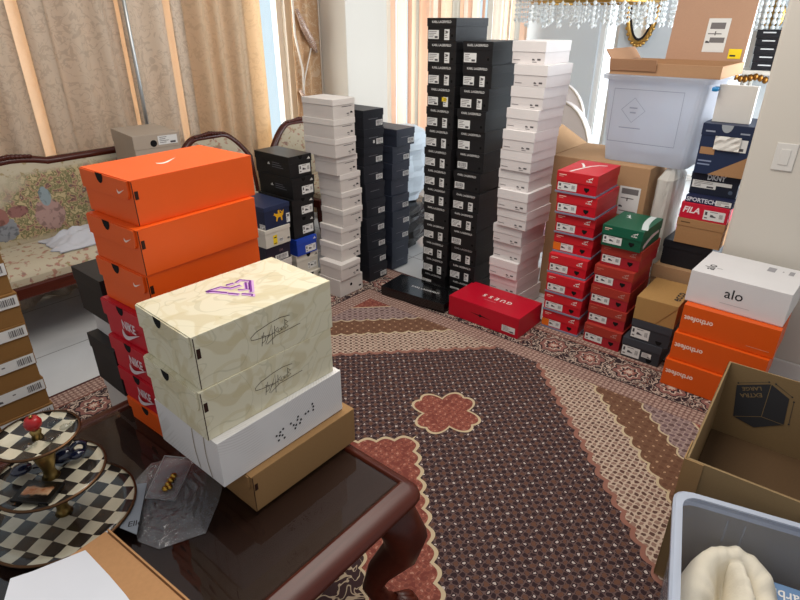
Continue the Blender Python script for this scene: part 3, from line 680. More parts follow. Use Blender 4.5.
    over(lt(pr, .124), CR); over(lt(pr, .112), salm)
    over(lt(cc, .90), PE); over(lt(cc, .872), cream); over(lt(cc, .61), CR); over(lt(cc, .594), brown); over(lt(cc, .385), CR); over(lt(cc, .373), lav); over(lt(cc0, .175), CR); over(lt(cc0, .163), salm)
    over(lt(ed, 0), guard); over(lt(ed, -.10), lin('#33262a')); over(lt(ed, -.108), bord); over(lt(ed, -.31), lin('#7e4e44')); over(lt(ed, -.32), guard); over(lt(ed, -.415), lin('#4a2c2a'))
    fuzz = t.noise(v, 400, 2)
    c = t.mix(t.m('ADD', t.m('MULTIPLY', fuzz, .2), t.m('MULTIPLY', t.noise(v, 7, 2), .16)), c, lin('#4d3a36'))
    return t.done(t.bsdf(c, .95, spec=.1, bump=fuzz, bs=.3, bd=.003))
RUGX, RUGY, RT = .6, 1.14, .008
b = MB(); b.box(-2.12, -1.45, .0005, 2.12, 1.45, RT); tag(b.build('rug', rug_mat(), None, 0, (RUGX, RUGY, 0)), 'large red brown oriental rug with a medallion lying on the tile floor', 'rug')

# ------------------------------------------------------------------ curtains and drapes
def curtain_mat(base, motif, trans, name, sc=9, amt=.55):
    t = NT(name); v = t.coord('UV') if False else t.coord()
    w = t.noise(t.scale(v, (1, 1, 1)), sc, 2, 2.2); w2 = t.noise(t.scale(v, (1, 1, 1), (4, 2, 7)), sc * 1.6, 2, 1.5)
    sw = t.m('LESS_THAN', t.m('ABSOLUTE', t.m('SUBTRACT', w, .5)), .02); sw2 = t.step(w2, .6, .02)
    f = t.m('MULTIPLY', t.m('MAXIMUM', sw, sw2), amt)
    c = t.mix(f, lin(base), lin(motif))
    p = t.bsdf(c, .75, spec=.15, bump=t.noise(v, 300, 2), bs=.1)
    tr = t.n('ShaderNodeBsdfTranslucent'); t.put(tr.inputs[0], c)
    return t.done(t.shmix(trans, p, tr.outputs[0]))
JAC = curtain_mat('#e2d2bd', '#bca993', .36, 'beige_jacquard', 9, .42)
JAC2 = curtain_mat('#e3cdae', '#c9b08e', .46, 'gold_jacquard', 9, .35)
PEACH = curtain_mat('#f4e2cc', '#ecd6bc', .24, 'peach_sheer', 20, .25)
def folds(x0, x1, y, z0, z1, amp, pitch, seed, axis='x', sag=0.0, thick=.004):
    rr = random.Random(seed); n = max(6, int((x1 - x0) / pitch * 10)); b = MB()
    ph = rr.random() * 6; k1, k2 = 2 * math.pi / pitch, 2 * math.pi / (pitch * 2.7)
    def off(u, f): return amp * (math.sin(u * k1 + ph + .8 * math.sin(u * k2)) * (.7 + .3 * f) + .4 * math.sin(u * k2 * 1.7 + ph * 2))
    def rows(dy):
        out = []
        for j in range(7):
            f = j / 6; z = z1 + (z0 - z1) * f; row = []
            for i in range(n + 1):
                u = x0 + (x1 - x0) * i / n; q = y + off(u, f) + dy
                row.append((u, q, z) if axis == 'x' else (q, u, z))
            out.append(row)
        return out
    a, c = rows(0), rows(thick); b.grid(a); b.grid([list(reversed(r)) for r in c])
    for r0, r1 in ((a[0], c[0]), (a[-1], c[-1])):
        b.grid([r1, r0] if r0 is a[0] else [r0, r1])
    for i in (0, -1): b.grid([[r[i] for r in a], [r[i] for r in c]])
    return b
t = bpy.data.objects
tag(folds(-.6, 2.7, 3.73, .02, 2.6, .012, .19, 3).build('curtain', PEACH), 'peach sheer curtain glowing between the beige panels of the big window', 'curtain')
for i, (x0, x1, am, pi_, sd, m, lb) in enumerate([
    (-.6, 1.205, .04, .21, 5, JAC, 'beige patterned curtain panel at the far left behind the sofa'),
    (1.275, 1.392, .012, .12, 6, JAC, 'narrow beige patterned curtain panel between the two glowing strips at the left'),
    (1.396, 1.79, .035, .2, 7, JAC, 'beige patterned curtain panel just left of the thin silver pole'),
    (1.80, 2.09, .03, .16, 8, JAC, 'beige patterned curtain panel just right of the thin silver pole'),
    (2.125, 2.2, .012, .1, 9, JAC, 'narrow beige curtain fold left of the bright gold panel'),
    (2.2, 2.68, .035, .15, 10, JAC2, 'bright gold patterned curtain panel above the first armchair'),
    (2.62, 2.84, .025, .16, 11, JAC2, 'pale gold patterned curtain panel beside the strip of bare window')]):
    tag(folds(x0, x1, (3.65, 3.662, 3.65, 3.662, 3.65, 3.625, 3.67)[i], .02, 2.6, am, pi_, sd).build('curtain', m), lb, 'curtain', 'curtain panels of the big window')
t = thing('curtain_pole', 'thin silver metal pole standing in front of the beige curtains', 'pole', (1.775, 3.53, 0))
b = MB(); b.tube([(0, 0, .02), (0, 0, 2.3)], .011, 10); b.build('shaft', metal('#b9bcbb', .35), t)
b = MB(); b.lathe([(0, 0), (.06, 0), (.06, .012), (.018, .022), (0, .022)], 20); b.build('base', metal('#b9bcbb', .35), t)
# tied drape beside the pier
t = thing('tied_drape', 'narrow beige drape with beaded trim hanging beside the wall pier', 'drape', (3.2, 3.66, 0))
b = folds(-.1, .16, 0, .03, 2.6, .018, .09, 4); b.build('drape_cloth', curtain_mat('#c29d78', '#d8c3a6', .2, 'drape_cloth'), t)
def sparkle():
    t = NT('beaded_trim'); d = t.vor(t.coord(), 60); return t.done(t.bsdf(t.ramp(d, [(0, lin('#e6dcd2')), (.4, lin('#8d6c5c')), (.7, lin('#b59a86'))]), .25))
TR = sparkle(); b = MB()
b.tube([(-.07, -.03, 1.62), (-.02, -.04, 1.5), (.06, -.04, 1.38), (.1, -.03, 1.32)], [.012, .028, .03, .014], 8); b.build('beaded_trim', TR, t); b = MB(); b.tube([(-.09, -.03, 1.05), (-.02, -.04, .95), (.06, -.04, .84), (.1, -.03, .76)], [.012, .02, .022, .014], 8)
b.build('beaded_trim', TR, t)
b = MB(); b.tube([(-.1, -.026, 2.5), (-.1, -.026, 1.45), (-.05, -.03, 1.2), (-.08, -.026, .05)], .008, 8); b.tube([(.16, -.02, 2.5), (.16, -.02, .05)], .007, 6); b.tube([(.05, -.03, 1.35), (-.03, -.03, 1.15), (-.06, -.03, 1.05)], .006, 6); b.build('lace_edge', flat('#cfc4b6'), t)
# striped dining curtains seen at a slant
cols = ['#dcd4c8', '#e0c6b2', '#e6e2d8', '#d2b09a', '#e8dccb', '#cbc6bc', '#e4c8b0']
u = 3.98; k = 0
SH = {h: curtain_mat(h, h, .35, 'stripe_' + h.strip('#'), 9, 0) for h in cols}
for g, (u0, u1, lb) in enumerate([(3.95, 4.72, 'striped peach and white curtain between the pier and the black towers'), (4.72, 6.5, 'striped peach and white curtain rising behind the tops of the black towers')]):
    t = thing('striped_curtain', lb, 'curtain', (0, 0, 0), 0, 'dining area curtains'); u = u0
    while u < u1 - .03:
        w = min(u1 - u, rnd.choice((.05, .09, .13, .17))); f = folds(u, u + w, 3.55, .05, 2.6, .025, .11, k); f.build('curtain_fold', SH[cols[k % 7]], t); u += w; k += 1

# ------------------------------------------------------------------ tapestry sofa and armchairs
def tapestry(name, motifs):
    t = NT(name); v = t.coord(); x = t.xyz(v)
    n1, n2 = t.noise(v, 34, 4, .4), t.noise(t.scale(v, 1, (5, 2, 3)), 30, 3, .3)
    fl = t.ramp(n1, [(0, lin('#b9a780')), (.40, lin('#b9a780')), (.45, lin('#6b684a')), (.5, lin('#8a8460')), (.55, lin('#b39c78')), (.6, lin('#93675f')), (.66, lin('#5a564e')), (.73, lin('#bdb092'))])
    cl = lin('#b8ad96'); c = t.mix(t.step(t.noise(t.scale(v, 1, (1, 8, 2)), 5, 2), .36, .06), cl, fl) if motifs else t.mix(t.step(n2, .58, .03), cl, t.ramp(n1, [(.3, lin('#8f8a60')), (.5, lin('#a87a6c')), (.7, lin('#7d6f66'))]))
    if motifs:
        for cx, cz, rx, rz, col in motifs:
            d = t.m('ADD', t.m('POWER', t.m('DIVIDE', t.m('SUBTRACT', x[0], cx), rx), 2), t.m('POWER', t.m('DIVIDE', t.m('SUBTRACT', x[2], cz + .43), rz), 2))
            d = t.m('ADD', d, t.m('MULTIPLY', t.m('SUBTRACT', n1, .5), 1.4))
            c = t.mix(t.step(d, 1.0, .04), t.mix(t.step(n2, .55, .04), lin(col), tuple(q * .6 for q in lin(col))), c)
        edge = t.step(t.m('ABSOLUTE', t.m('SUBTRACT', x[2], .64)), .165, .012); c = t.mix(edge, c, t.mix(t.step(n2, .62, .03), cl, lin('#9c8a68')))
    return t.done(t.bsdf(c, .9, spec=.1, bump=t.noise(v, 260, 2), bs=.25))
def wood(h='#4a1d12', rough=.25):
    t = NT('wood_' + h.strip('#')); v = t.coord(); c = lin(h)
    g = t.noise(t.scale(v, (3, 30, 30)), 3, 4, .6)
    return t.done(t.bsdf(t.mix(g, tuple(q * .6 for q in c), tuple(q * 1.35 for q in c)), rough, spec=.35))
WOOD = wood(); CUSH = tapestry('floral_seat_fabric', None)
def seat_frame(t, w, d, sh, legs=True):
    b = MB(); b.box(-w / 2, 0, sh - .11, w / 2, d, sh - .045); b.build('seat_rail', WOOD, t, .008)
    for sx in (-1, 1):
        for yy in (.05, d - .05):
            b = MB(); xx = sx * (w / 2 - .06); b.tube([(xx, yy, sh - .1), (xx + sx * .015, yy - .015, sh * .5), (xx - sx * .01, yy, .08), (xx + sx * .01, yy - .01, 0.002)], [.034, .03, .018, .024], 10); b.build('leg', WOOD, t)
def cushion(w, d, h, z, y0, m, name, t, tilt=0):
    b = MB(); n = 12; rows = []
    for j in range(n + 1):
        fy = j / n * 2 - 1; row = []
        for i in range(n + 1):
            fx = i / n * 2 - 1; bulge = (1 - abs(fx) ** 6) * (1 - abs(fy) ** 6)
            row.append((fx * w / 2, y0 + d * (j / n), z + h * (.45 + .55 * bulge)))
        rows.append(row)
    b.grid(rows); b.grid([[(p[0], p[1], z) for p in reversed(r)] for r in rows])
    for e in ([r[0] for r in rows], list(reversed([r[-1] for r in rows])), list(reversed(rows[0])), rows[-1]): b.grid([e, [(p[0], p[1], z) for p in e]], 0, False)
    o = b.build(name, m, t); return o
def settee(name, label, cat, x, y, w, crest, motifs, group=None):
    t = thing(name, label, cat, (x, y, 0), 0, group); d = .58; sh = .43
    seat_frame(t, w, d, sh)
    cushion(w - .06, d - .09, .075, sh - .045, .02, CUSH, 'seat_cushion', t)
    # back: upholstered panel between wooden rails, leaning slightly
    m = tapestry('tapestry_' + str(len(bpy.data.materials)), motifs)
    tilt = Matrix.Translation((0, d - .13, sh + .0)) @ Matrix.Rotation(R(-9), 4, 'X'); n = 24
    def top(u): return .41 + crest(u)
    rows = []
    for j in range(9):
        f = j / 8; rows.append([tilt @ Vector(((i / n * 2 - 1) * (w / 2 - .035), -.035 * (1 - (f * 2 - 1) ** 4) * (1 - (i / n * 2 - 1) ** 6), f * top(i / n * 2 - 1))) for i in range(n + 1)])
    b = MB(); b.grid(rows); b.grid([[tilt @ Vector(((i / n * 2 - 1) * (w / 2 - .035), .06, j / 8 * top(i / n * 2 - 1))) for i in reversed(range(n + 1))] for j in range(9)])
    o = b.build('backrest', m, t)
    path = [tilt @ Vector((-(w / 2 - .02), .02, -.1)), tilt @ Vector((-(w / 2 - .02), .02, .2))] + [tilt @ Vector(((i / n * 2 - 1) * (w / 2 - .02), .02, top(i / n * 2 - 1) + .012)) for i in range(n + 1)] + [tilt @ Vector((w / 2 - .02, .02, .2)), tilt @ Vector((w / 2 - .02, .02, -.1))]
    b = MB(); b.tube(path, .026, 8); b.build('back_frame', WOOD, t)
    b = MB(); q = top(0)
    for k in range(-5, 6): b.ball(tilt @ Vector((k * .02, .0, q + .034 - abs(k) * .002)), .018, .014, .016 - abs(k) * .001, 0, 8, 6)
    b.build('carved_crest', WOOD, t)
    return t
s_m = [(-.14, .12, .07, .06, '#85878c'), (-.14, .19, .04, .05, '#94685f'), (.1, .15, .075, .085, '#a98a82'), (.1, .25, .03, .05, '#8b989c'), (-.05, .2, .05, .03, '#8f6660')]
settee('tapestry_sofa', 'wood framed sofa upholstered in floral tapestry against the curtains at left', 'sofa', .98, 3.0, 1.5, lambda u: .0 + .03 * max(0, 1 - (u * 4) ** 2), s_m)
cr = lambda u: -.005 - .16 * max(0, abs(u) - .35) ** 1.6 * 2.2
settee('armchair', 'wood framed armchair with rounded back rising behind the orange boxes', 'armchair', 2.17, 2.975, .62, cr, None, 'matching armchairs by the curtains')
settee('armchair', 'wood framed armchair with rounded back beside the ivory box stack', 'armchair', 2.98, 3.0, .62, cr, None, 'matching armchairs by the curtains')
# crumpled white cloth on the sofa seat
def crumple(w, d, h, seed, n=22, drape=None):
    from mathutils import noise as N
    b = MB(); rows = []
    for j in range(n + 1):
        row = []
        for i in range(n + 1):
            fx, fy = i / n * 2 - 1, j / n * 2 - 1; e = max(0, 1 - (fx * fx) ** 1.5) * max(0, 1 - (fy * fy) ** 1.5)
            q = N.noise((fx * 2.2 + seed, fy * 2.2, seed)); q2 = N.noise((fx * 5 + seed, fy * 5, 2.))
            row.append((fx * w / 2 * (1 + .15 * N.noise((fy * 3, seed, 1.))), fy * d / 2 * (1 + .2 * N.noise((fx * 3, seed, 4.))), .004 + h * e * (.55 + .7 * q + .35 * q2 if .55 + .7 * q + .35 * q2 > .05 else .05)))
        rows.append(row)
    b.grid(rows); b.grid([[(p[0], p[1], max(.0, p[2] - .004)) for p in reversed(r)] for r in rows]); return b
CLOTH = flat('#bdbdc2', .85)
o = crumple(.46, .28, .09, 3).build('folded_cloth', CLOTH, None, 0, (1.2, 3.25, .462)); tag(o, 'crumpled white cloth lying on the tapestry sofa seat', 'cloth')

# ------------------------------------------------------------------ glass topped table
t = thing('coffee_table', 'dark carved wooden coffee table with a glass top and claw legs', 'table', (.11, 1.11, RT))
TABW = wood('#4a1c10', .36); b = MB(); TL, TW, TZ = .755, .478, .4995
prof = [(-.066, -.016), (-.061, -.001), (-.053, 0), (-.045, -.005), (-.04, -.005), (-.018, -.011), (-.004, -.021), (0, -.029), (-.006, -.04), (-.02, -.046), (-.03, -.062)]
rows = []
for ox, oz in prof:
    hx, hy, r = TL + ox * .6, TW + ox, .05 + max(ox, -.045); row = []
    for cx, cy, a0 in ((1, 1, 0), (-1, 1, 90), (-1, -1, 180), (1, -1, 270)):
        for k in range(5):
            a = R(a0 + k * 22.5); row.append((cx * (hx - r) + r * math.cos(a), cy * (hy - r) + r * math.sin(a), TZ + oz))
    rows.append(row)
b.grid(rows, 0, True, closed=True); b.face(list(reversed(rows[-1])))
b.build('table_frame', TABW, t)
b = MB(); b.box(-TL + .03, -TW + .045, TZ - .03, TL - .03, TW - .045, TZ - .012); b.build('top_panel', wood('#2f1e18', .5), t)
b = MB(); b.box(-TL + .06, -TW + .06, TZ - .11, TL - .06, TW - .06, TZ - .058); b.build('apron', TABW, t, .01)
g = NT('table_glass')
GT = g.done(g.shmix(g.fres(1.5), g.sh('ShaderNodeBsdfTransparent', (.85, .8, .77)), g.sh('ShaderNodeBsdfGlossy', (.75, .72, .7), .015)))
b = MB(); b.box(-TL + .046, -TW + .0655, TZ - .0085, TL - .046, TW - .0655, TZ); b.build('glass_top', GT, t)
for sx in (-1, 1):
    for sy in (-1, 1):
        p = lambda k, z: ((TL - .07 + k) * sx, (TW - .07 + k) * sy, z)
        b = MB(); b.tube([p(-.02, .43), p(.015, .38), p(.028, .33), p(.02, .27), p(-.02, .2), p(-.035, .14), p(-.015, .08), p(.02, .045), p(.035, .012)], [.045, .058, .06, .05, .036, .028, .027, .032, .012], 14)
        lg = b.build('leg', TABW, t)
        b = MB()
        for k in (-1, 0, 1):
            a = math.atan2(sy, sx) + k * .5; bx, by = (TL - .06) * sx, (TW - .06) * sy
            b.tube([(bx, by, .075), (bx + .045 * math.cos(a), by + .045 * math.sin(a), .055), (bx + .07 * math.cos(a), by + .07 * math.sin(a), .014)], [.02, .02, .012], 8)
        b.ball(((TL - .05) * sx, (TW - .05) * sy, .03), .035, .035, .027); b.build('claw_foot', TABW, lg)
TZ = .508

# ------------------------------------------------------------------ stacks of boxes
ORD = ['topmost', 'second from the top', 'third from the top', 'fourth from the top', 'fifth from the top', 'sixth from the top', 'seventh from the top', 'eighth from the top', 'ninth from the top', 'tenth from the top', 'eleventh from the top', 'twelfth from the top', 'thirteenth from the top', 'fourteenth from the top']
def stack(n, h, base, dx, dy, yaw, z0, fn):
    """fn(i) -> (style, L, W, variant, label, group); i counts from the top"""
    hs = h if isinstance(h, list) else [h] * n; z = z0; zs = []
    for i in reversed(range(n)): zs.append((i, z)); z += hs[i] 
    for i, zz in zs:
        st, L, Wd, v, lb, gr = fn(i)
        shoebox(st, L, Wd, hs[i] - .0004, (base[0] + dx[i], base[1] + dy[i]), zz + .0002, yaw + (rnd.random() - .5) * 1.6, lb, gr, variant=v)
Z0 = .0005; ZR = RT
# two black towers
kv1 = [0, 0, 0, 1, 0, 0, 0, 0, 0, 4, 0, 0, 0, 4]
stack(14, .1107, (2.643, 1.84), [.002, .003, .006, .004, .002, -.001, -.008, -.007, -.006, -.005, 0, -.007, 0, .012], [.004, 0, 0, 0, 0, 0, 0, 0, 0, 0, .002, 0, .004, .02], 1, ZR,
      lambda i: ('tower', .31, .186, kv1[i], f'black box with silver lettering, {ORD[i]} in the taller left black tower', 'silver lettered black boxes of the left tower'))
kv2 = [2, 0, 0, 2, 2, 3, 3, 0, 0, 3, 0, 0, 0]
stack(13, .111, (2.662, 1.648), [.013, .014, .002, .002, .011, .013, -.006, -.015, -.02, -.015, .003, -.003, .002], [-.011, -.013, -.012, 0, .001, .002, .003, -.004, -.001, .001, .006, .006, .006], 1.6, ZR,
      lambda i: ('tower', .29, .178, kv2[i], f'black box with silver lettering, {ORD[i]} in the shorter right black tower', 'silver lettered black boxes of the right tower'))
# white tower
stack(14, .1035, (2.679, 1.362), [.03, .006, .008, -.006, -.025, -.022, -.008, -.032, -.024, -.005, .013, -.004, .015, .045], [.003, -.03, -.021, -.013, -.013, -.006, .003, -.013, -.013, .014, .016, .022, .024, .022], -2, ZR,
      lambda i: ('white', .255, .186, 0, f'white lidded shoe box, {ORD[i]} in the tall white tower', 'white boxes of the tall right tower'))
# ivory stack
dxs = [-.006, -.009, -.008, .01, .032, .034, .028, .01, -.006, -.05, -.055]
dys = [.007, .004, .001, .016, .015, .011, .002, .005, -.005, -.041, -.03]
stack(11, [.1043] * 10 + [.11], (2.233, 2.336), dxs, dys, .6, ZR,
      lambda i: ('ivory' if i < 10 else 'ivorybase', .172 if i < 10 else .2, .25 if i < 3 else .185, 0, f'off-white lidded shoe box, {ORD[i]} in the ivory stack' if i < 10 else 'plain white box with a round hole under the ivory stack', 'ivory boxes of the left stack' if i < 10 else None))
ev = [0, 1, 0, 0, 2, 0, 0, 0, 0, 0]
stack(10, .1075, (2.452, 2.331), [0, .004, .004, 0, .008, .011, 0, 0, .005, .007], [.001, .004, .008, .008, .006, .003, -.002, -.005, -.009, -.01], -1, ZR,
      lambda i: ('navy', .17, .27, ev[i], f'black shoe box, {ORD[i]} in the black stack touching the ivory stack', 'black boxes beside the ivory stack'))
fv = [10, 10, 10, 12, 10, 10, 10, 12, 12]
stack(9, .1042, (2.69, 2.325), [.024, .009, 0, .006, 0, 0, 0, 0, .02], [-.021, 0, -.003, .009, -.001, -.006, .002, 0, .021], -2, ZR,
      lambda i: ('navy', .169, .29, fv[i], f'dark navy shoe box, {ORD[i]} in the short navy stack', 'navy boxes behind the black stack'))
# sports boxes behind the orange stack
gk = ['triblack'] * 4 + ['blue', 'bone', 'bone']
gl = ['black shoe box with a white three-bar mark, topmost above the blue box', 'black shoe box with a white three-bar mark, second above the navy horse box', 'black shoe box with a white three-bar mark, third above the blue box', 'black shoe box with a white three-bar mark resting directly on the blue box', 'bright blue shoe box under the black three-bar boxes', 'bone white lidded shoe box directly under the blue box', 'bone white shoe box at the foot of the blue box stack']
stack(7, [.124, .121, .119, .128, .106, .126, .123], (2.051, 2.538), [.005, .006, -.003, .002, .002, .001, .003], [.006, -.006, .001, .009, -.007, .006, -.01], -.8, ZR,
      lambda i: (gk[i], .168 if i < 4 else (.16 if i == 4 else .172), .32, i if i < 4 else 0, gl[i], 'black three-bar boxes' if i < 4 else ('bone white boxes' if i > 4 else None)))
hk = ['polo', 'lug', 'ink', 'plain', 'plain']
hl = ['navy shoe box with a yellow horse and rider print', 'white shoe box with a yellow label under the navy horse box', 'dark violet shoe box with a white label under the yellow labelled one', 'off-white shoe box under the dark violet one', 'plain off-white shoe box lowest under the navy horse box']
stack(5, [.128, .106, .102, .11, .17], (1.81, 2.5), [.008, -.004, -.004, -.004, 0], [0, -.005, .005, .003, 0], 1.4, ZR,
      lambda i: (hk[i], .183, .28, 0 if i < 3 else (0 if i == 3 else 3), hl[i], None))
# red and rust stacks with the cat mark
pv = [9, 0, 1, 3, 5, 6, 7, 3]
stack(8, .1088, (2.668, .985), [-.002, .004, .019, .03, -.004, -.019, -.017, -.012], [.015, .005, .003, .003, .002, -.005, -.005, -.005], 1.3, ZR,
      lambda i: ('red', .3, .21, pv[i], f'bright red shoe box with grey base, {ORD[i]} in the tall red stack', 'bright red boxes of the tall stack'))
stack(6, [.107] * 6, (2.674, .752), [.009, .03, .006, .001, -.005, -.03], [-.001, -.006, .004, .004, -.002, -.004], -.4, ZR,
      lambda i: ('green' if i == 0 else 'rust', .275, .198, i + 20, 'dark green shoe box with a pale stripe on the short red stack' if i == 0 else f'dull red shoe box, {ORD[i]} in the stack under the green box', None if i == 0 else 'dull red boxes under the green one'))
stack(3, [.12, .111, .11], (2.633, .53), [.005, 0, -.005], [-.011, -.01, .015], .6, ZR,
      lambda i: (['eco', 'slate', 'slate'][i], [.29, .28, .26][i], .19, [0, 0, 1][i], ['kraft brown shoe box with a diagonal flap on the two slate boxes', 'slate grey shoe box directly under the kraft box', 'slate grey shoe box on the rug, lowest beside the orange boxes'][i], None if i == 0 else 'slate grey shoe boxes'))
# orange stack with the big white box
for i, (fx, fy, zz) in enumerate([(2.5, .12, ZR), (2.516, .112, ZR + .136), (2.533, .104, ZR + .272)]):
    shoebox('ortho', .22, .376, .1355, (fx, fy), zz + .0002, -.8, ['orange box with white lettering, lowest on the rug beside the slate boxes', 'orange box with white lettering in the middle of three under the big white box', 'orange box with white lettering directly under the big white box'][i], 'orange boxes under the big white box')
shoebox('alo', .305, .385, .148, (2.566, .108), ZR + .4085, -2.2, 'large white box with small black lettering on the orange boxes', variant=0)
shoebox('guess', .255, .455, .122, (2.428, 1.215), ZR + .0003, -.4, 'wide bright red box lying on the rug in front of the white tower')
shoebox('flatblack', .222, .455, .062, (2.412, 1.69), ZR + .0003, 5, 'flat glossy black box lying before the black towers')
# on the table
zz = TZ + .0003
for st, L, Wd, h, F, yaw, lb in [('kraftflap', .333, .22, .108, (.533, .888), 0, 'plain kraft brown shoe box directly on the glass table'), ('arcs', .37, .255, .124, (.474, .906), .4, 'white shoe box with fine grey arcs and black dots under the cream boxes'),
                                 ('cream', .362, .227, .1262, (.468, .928), -1.2, 'lower cream leaf patterned shoe box without the purple emblem'), ('cream', .362, .227, .1262, (.475, .931), -1.7, 'upper cream leaf patterned shoe box with a purple emblem on its lid')]:
    shoebox(st, L, Wd, h - .0004, F, zz, yaw, lb, 'cream leaf patterned boxes' if st == 'cream' else None, variant=1 if lb.startswith('lower') else 0); zz += h
NL = ['topmost orange shoe box with a white tick in the orange and red stack', 'second orange shoe box down in the orange and red stack', 'third orange shoe box, resting on the red ones', 'upper red shoe box with white lettering under the orange boxes', 'middle red shoe box with white lettering, above the lowest orange one', 'lower red shoe box resting on the lowest orange box', 'lowest orange shoe box standing on the glass table']
nh = [.107, .114, .117, .106, .1, .1, .0785]
stack(7, nh, (.545, 1.243), [.021, .005, .005, -.007, -.012, -.012, -.011], [.011, -.006, -.003, .006, .001, -.004, -.01], 3.1, TZ + .0003,
      lambda i: ('orange' if i < 3 or i == 6 else 'redflap', .335, .224, 0, NL[i], 'orange boxes on the table' if i < 3 or i == 6 else 'red boxes on the table'))
# dark stack on the floor behind the table
stack(5, [.145, .085, .17, .13, .335], (.583, 1.62), [0, .02, -.01, .0, .01], [0, .0, .0, 0, 0], 0, ZR,
      lambda i: ('plain', .3, .185, [1, 3, 2, 0, 1][i], ['black box behind the orange stack, topmost of the dark pile beyond the table', 'white box sandwiched between black boxes beyond the table', 'black box under the white one beyond the glass table', 'off-white box near the glass table edge behind the red boxes', 'large black box at the foot of the pile beyond the table'][i], None))
# brown labelled stack at the left edge
stack(8, [.118] * 7 + [.094], (.508 - .33, 2.19), [0, 0, .004, 0, -.004, 0, .003, 0], [0, .004, 0, -.003, 0, .003, 0, 0], 0, ZR,
      lambda i: ('brown', .33, .24, 0, f'brown labelled shoe box, {ORD[i]} in the stack at the left edge', 'brown labelled boxes at the left edge'))
# grey beige boxes on the sofa
stack(3, .178, (1.43, 3.035), [0, .01, 0], [0, .01, .02], -8, .4635,
      lambda i: ('ash', .25, .36, 0 if i == 0 else 1, ['grey beige box with a round hole on top of the pile on the sofa', 'grey beige box in the middle of the pile on the sofa', 'grey beige box directly on the sofa seat under two others'][i], 'grey beige boxes piled on the sofa'))
# right-hand pile in the opening
KR = kraft('#9a7350')
def carton(mb, L, Wd, h, t=.006):     # open carton walls
    mb.box(-L / 2, -Wd / 2, 0, L / 2, Wd / 2, t)
    mb.box(-L / 2, -Wd / 2, t, -L / 2 + t, Wd / 2, h); mb.box(L / 2 - t, -Wd / 2, t, L / 2, Wd / 2, h); mb.box(-L / 2 + t, -Wd / 2, t, L / 2 - t, -Wd / 2 + t, h); mb.box(-L / 2 + t, Wd / 2 - t, t, L / 2 - t, Wd / 2, h)
K1 = kraft('#b08c68')
# pile standing on the closed carton in the opening
t = thing('carton', 'large closed brown carton behind the kraft shoe box, under the dark pile', 'carton', (3.19, .618, Z0), 0)
b = MB(); b.box(-.2, -.14, 0, .2, .14, .385); b.build('carton_body', K1, t, .003)
b = MB(); b.box(-.206, -.142, .32, -.2005, .142, .394); b.build('torn_flap', K1, t, .001)
sv = [('patch', .22, 0, 'navy box with a kraft corner and crumpled tissue on top of the opening pile'), ('word', .218, 0, 'dark navy box with pale lettering under the kraft cornered box'), ('word', .216, 1, 'thin dark blue box with bold pale lettering above the crimson box'),
      ('word', .218, 2, 'crimson box with pale italic lettering and a shoe label'), ('word', .22, 3, 'plain kraft lidded box under the crimson box'), ('word', .235, 4, 'large plain black box under the kraft lidded box')]
sh = [.236, .108, .036, .08, .131, .1345]; z = .3862
for i in reversed(range(6)):
    st, w, v, lb = sv[i]
    shoebox(st, .3 if i < 5 else .31, w, sh[i] - .0004, (3.05 + [.012, .04, -.006, -.011, -.018, -.01][i], .48 + [-.013, -.004, -.008, .0, .0, .03][i]), z, 1 - (i % 3) * .8, lb, variant=v); z += sh[i]
ztop = z
t = thing('white_tray', 'white shallow box lid standing upright on the navy pile', 'box lid', (3.15, .59, ztop + .0005), R(2))
b = MB(); b.box(-.022, -.08, 0, -.018, .08, .165); b.box(-.0178, -.08, 0, .02, -.076, .165); b.box(-.0178, .076, 0, .02, .08, .165); b.box(-.0178, -.0758, .161, .02, .0758, .165); b.box(-.0178, -.0758, 0, .02, .0758, .004)
b.build('tray_shell', card('#d5d2cc', .5), t, .0008)
# big carton under the tote
t = thing('carton', 'large brown carton with a shipping label under the clear plastic tote', 'carton', (3.28, 1.15, Z0))
b = MB(); b.box(-.23, -.27, 0, .23, .27, .862); b.build('carton_body', K1, t, .003)
b = MB(); M = Matrix.Translation((0, .273, .862)) @ Matrix.Rotation(R(28), 4, 'X'); b.box(-.23, 0, -.005, .23, .2, 0, 0, M); b.build('open_flap', K1, t, .001)
M = Matrix(((0, 0, -1, -.2308), (-1, 0, 0, -.13), (0, 1, 0, .60), (0, 0, 0, 1))); b = MB(); label2(b, M, 0, 0, .11, .155, 3, 'none'); b.rect2(M, .012, .115, .1, .145, 2, .001); b.rect2(M, .012, .02, .1, .025, 2, .001); b.rect2(M, .012, .09, .08, .095, 2, .001); b.build('shipping_label', LM, t, 0, None, False)
# crumpled translucent sack beside it
def blob(rx, ry, h, seed, amp, n=18, m=14, sq=2.6, top=6.0):
    from mathutils import noise as N
    b = MB(); rows = []
    for j in range(m + 1):
        f = j / m; row = []; prof = (min(1, (f * 8) ** .5) * (1 - max(0, f - .8) ** 2 * top)) if j < m else .5
        if j == 0: prof = .7
        for i in range(n):
            a = 2 * math.pi * i / n; ca, sa = math.cos(a), math.sin(a); k = (abs(ca) ** sq + abs(sa) ** sq) ** (-1 / sq)
            q = 1 + amp * N.noise((ca * 2.1 + seed, sa * 2.1, f * 4 + seed)) + amp * .6 * N.noise((ca * 6, sa * 6 + seed, f * 9))
            row.append((rx * k * ca * q * prof, ry * k * sa * q * prof, h * f))
        rows.append(row)
    b.grid(rows, 0, False, closed=True); b.face(list(reversed(rows[0]))); b.face(rows[-1]); return b
t_ = NT('translucent_poly'); tr = t_.n('ShaderNodeBsdfTranslucent'); tr.inputs[0].default_value = (.8, .8, .78, 1)
pb = t_.bsdf(lin('#e6e2d9'), .25, spec=.6); POLY = t_.done(t_.shmix(.45, pb, tr.outputs[0]))
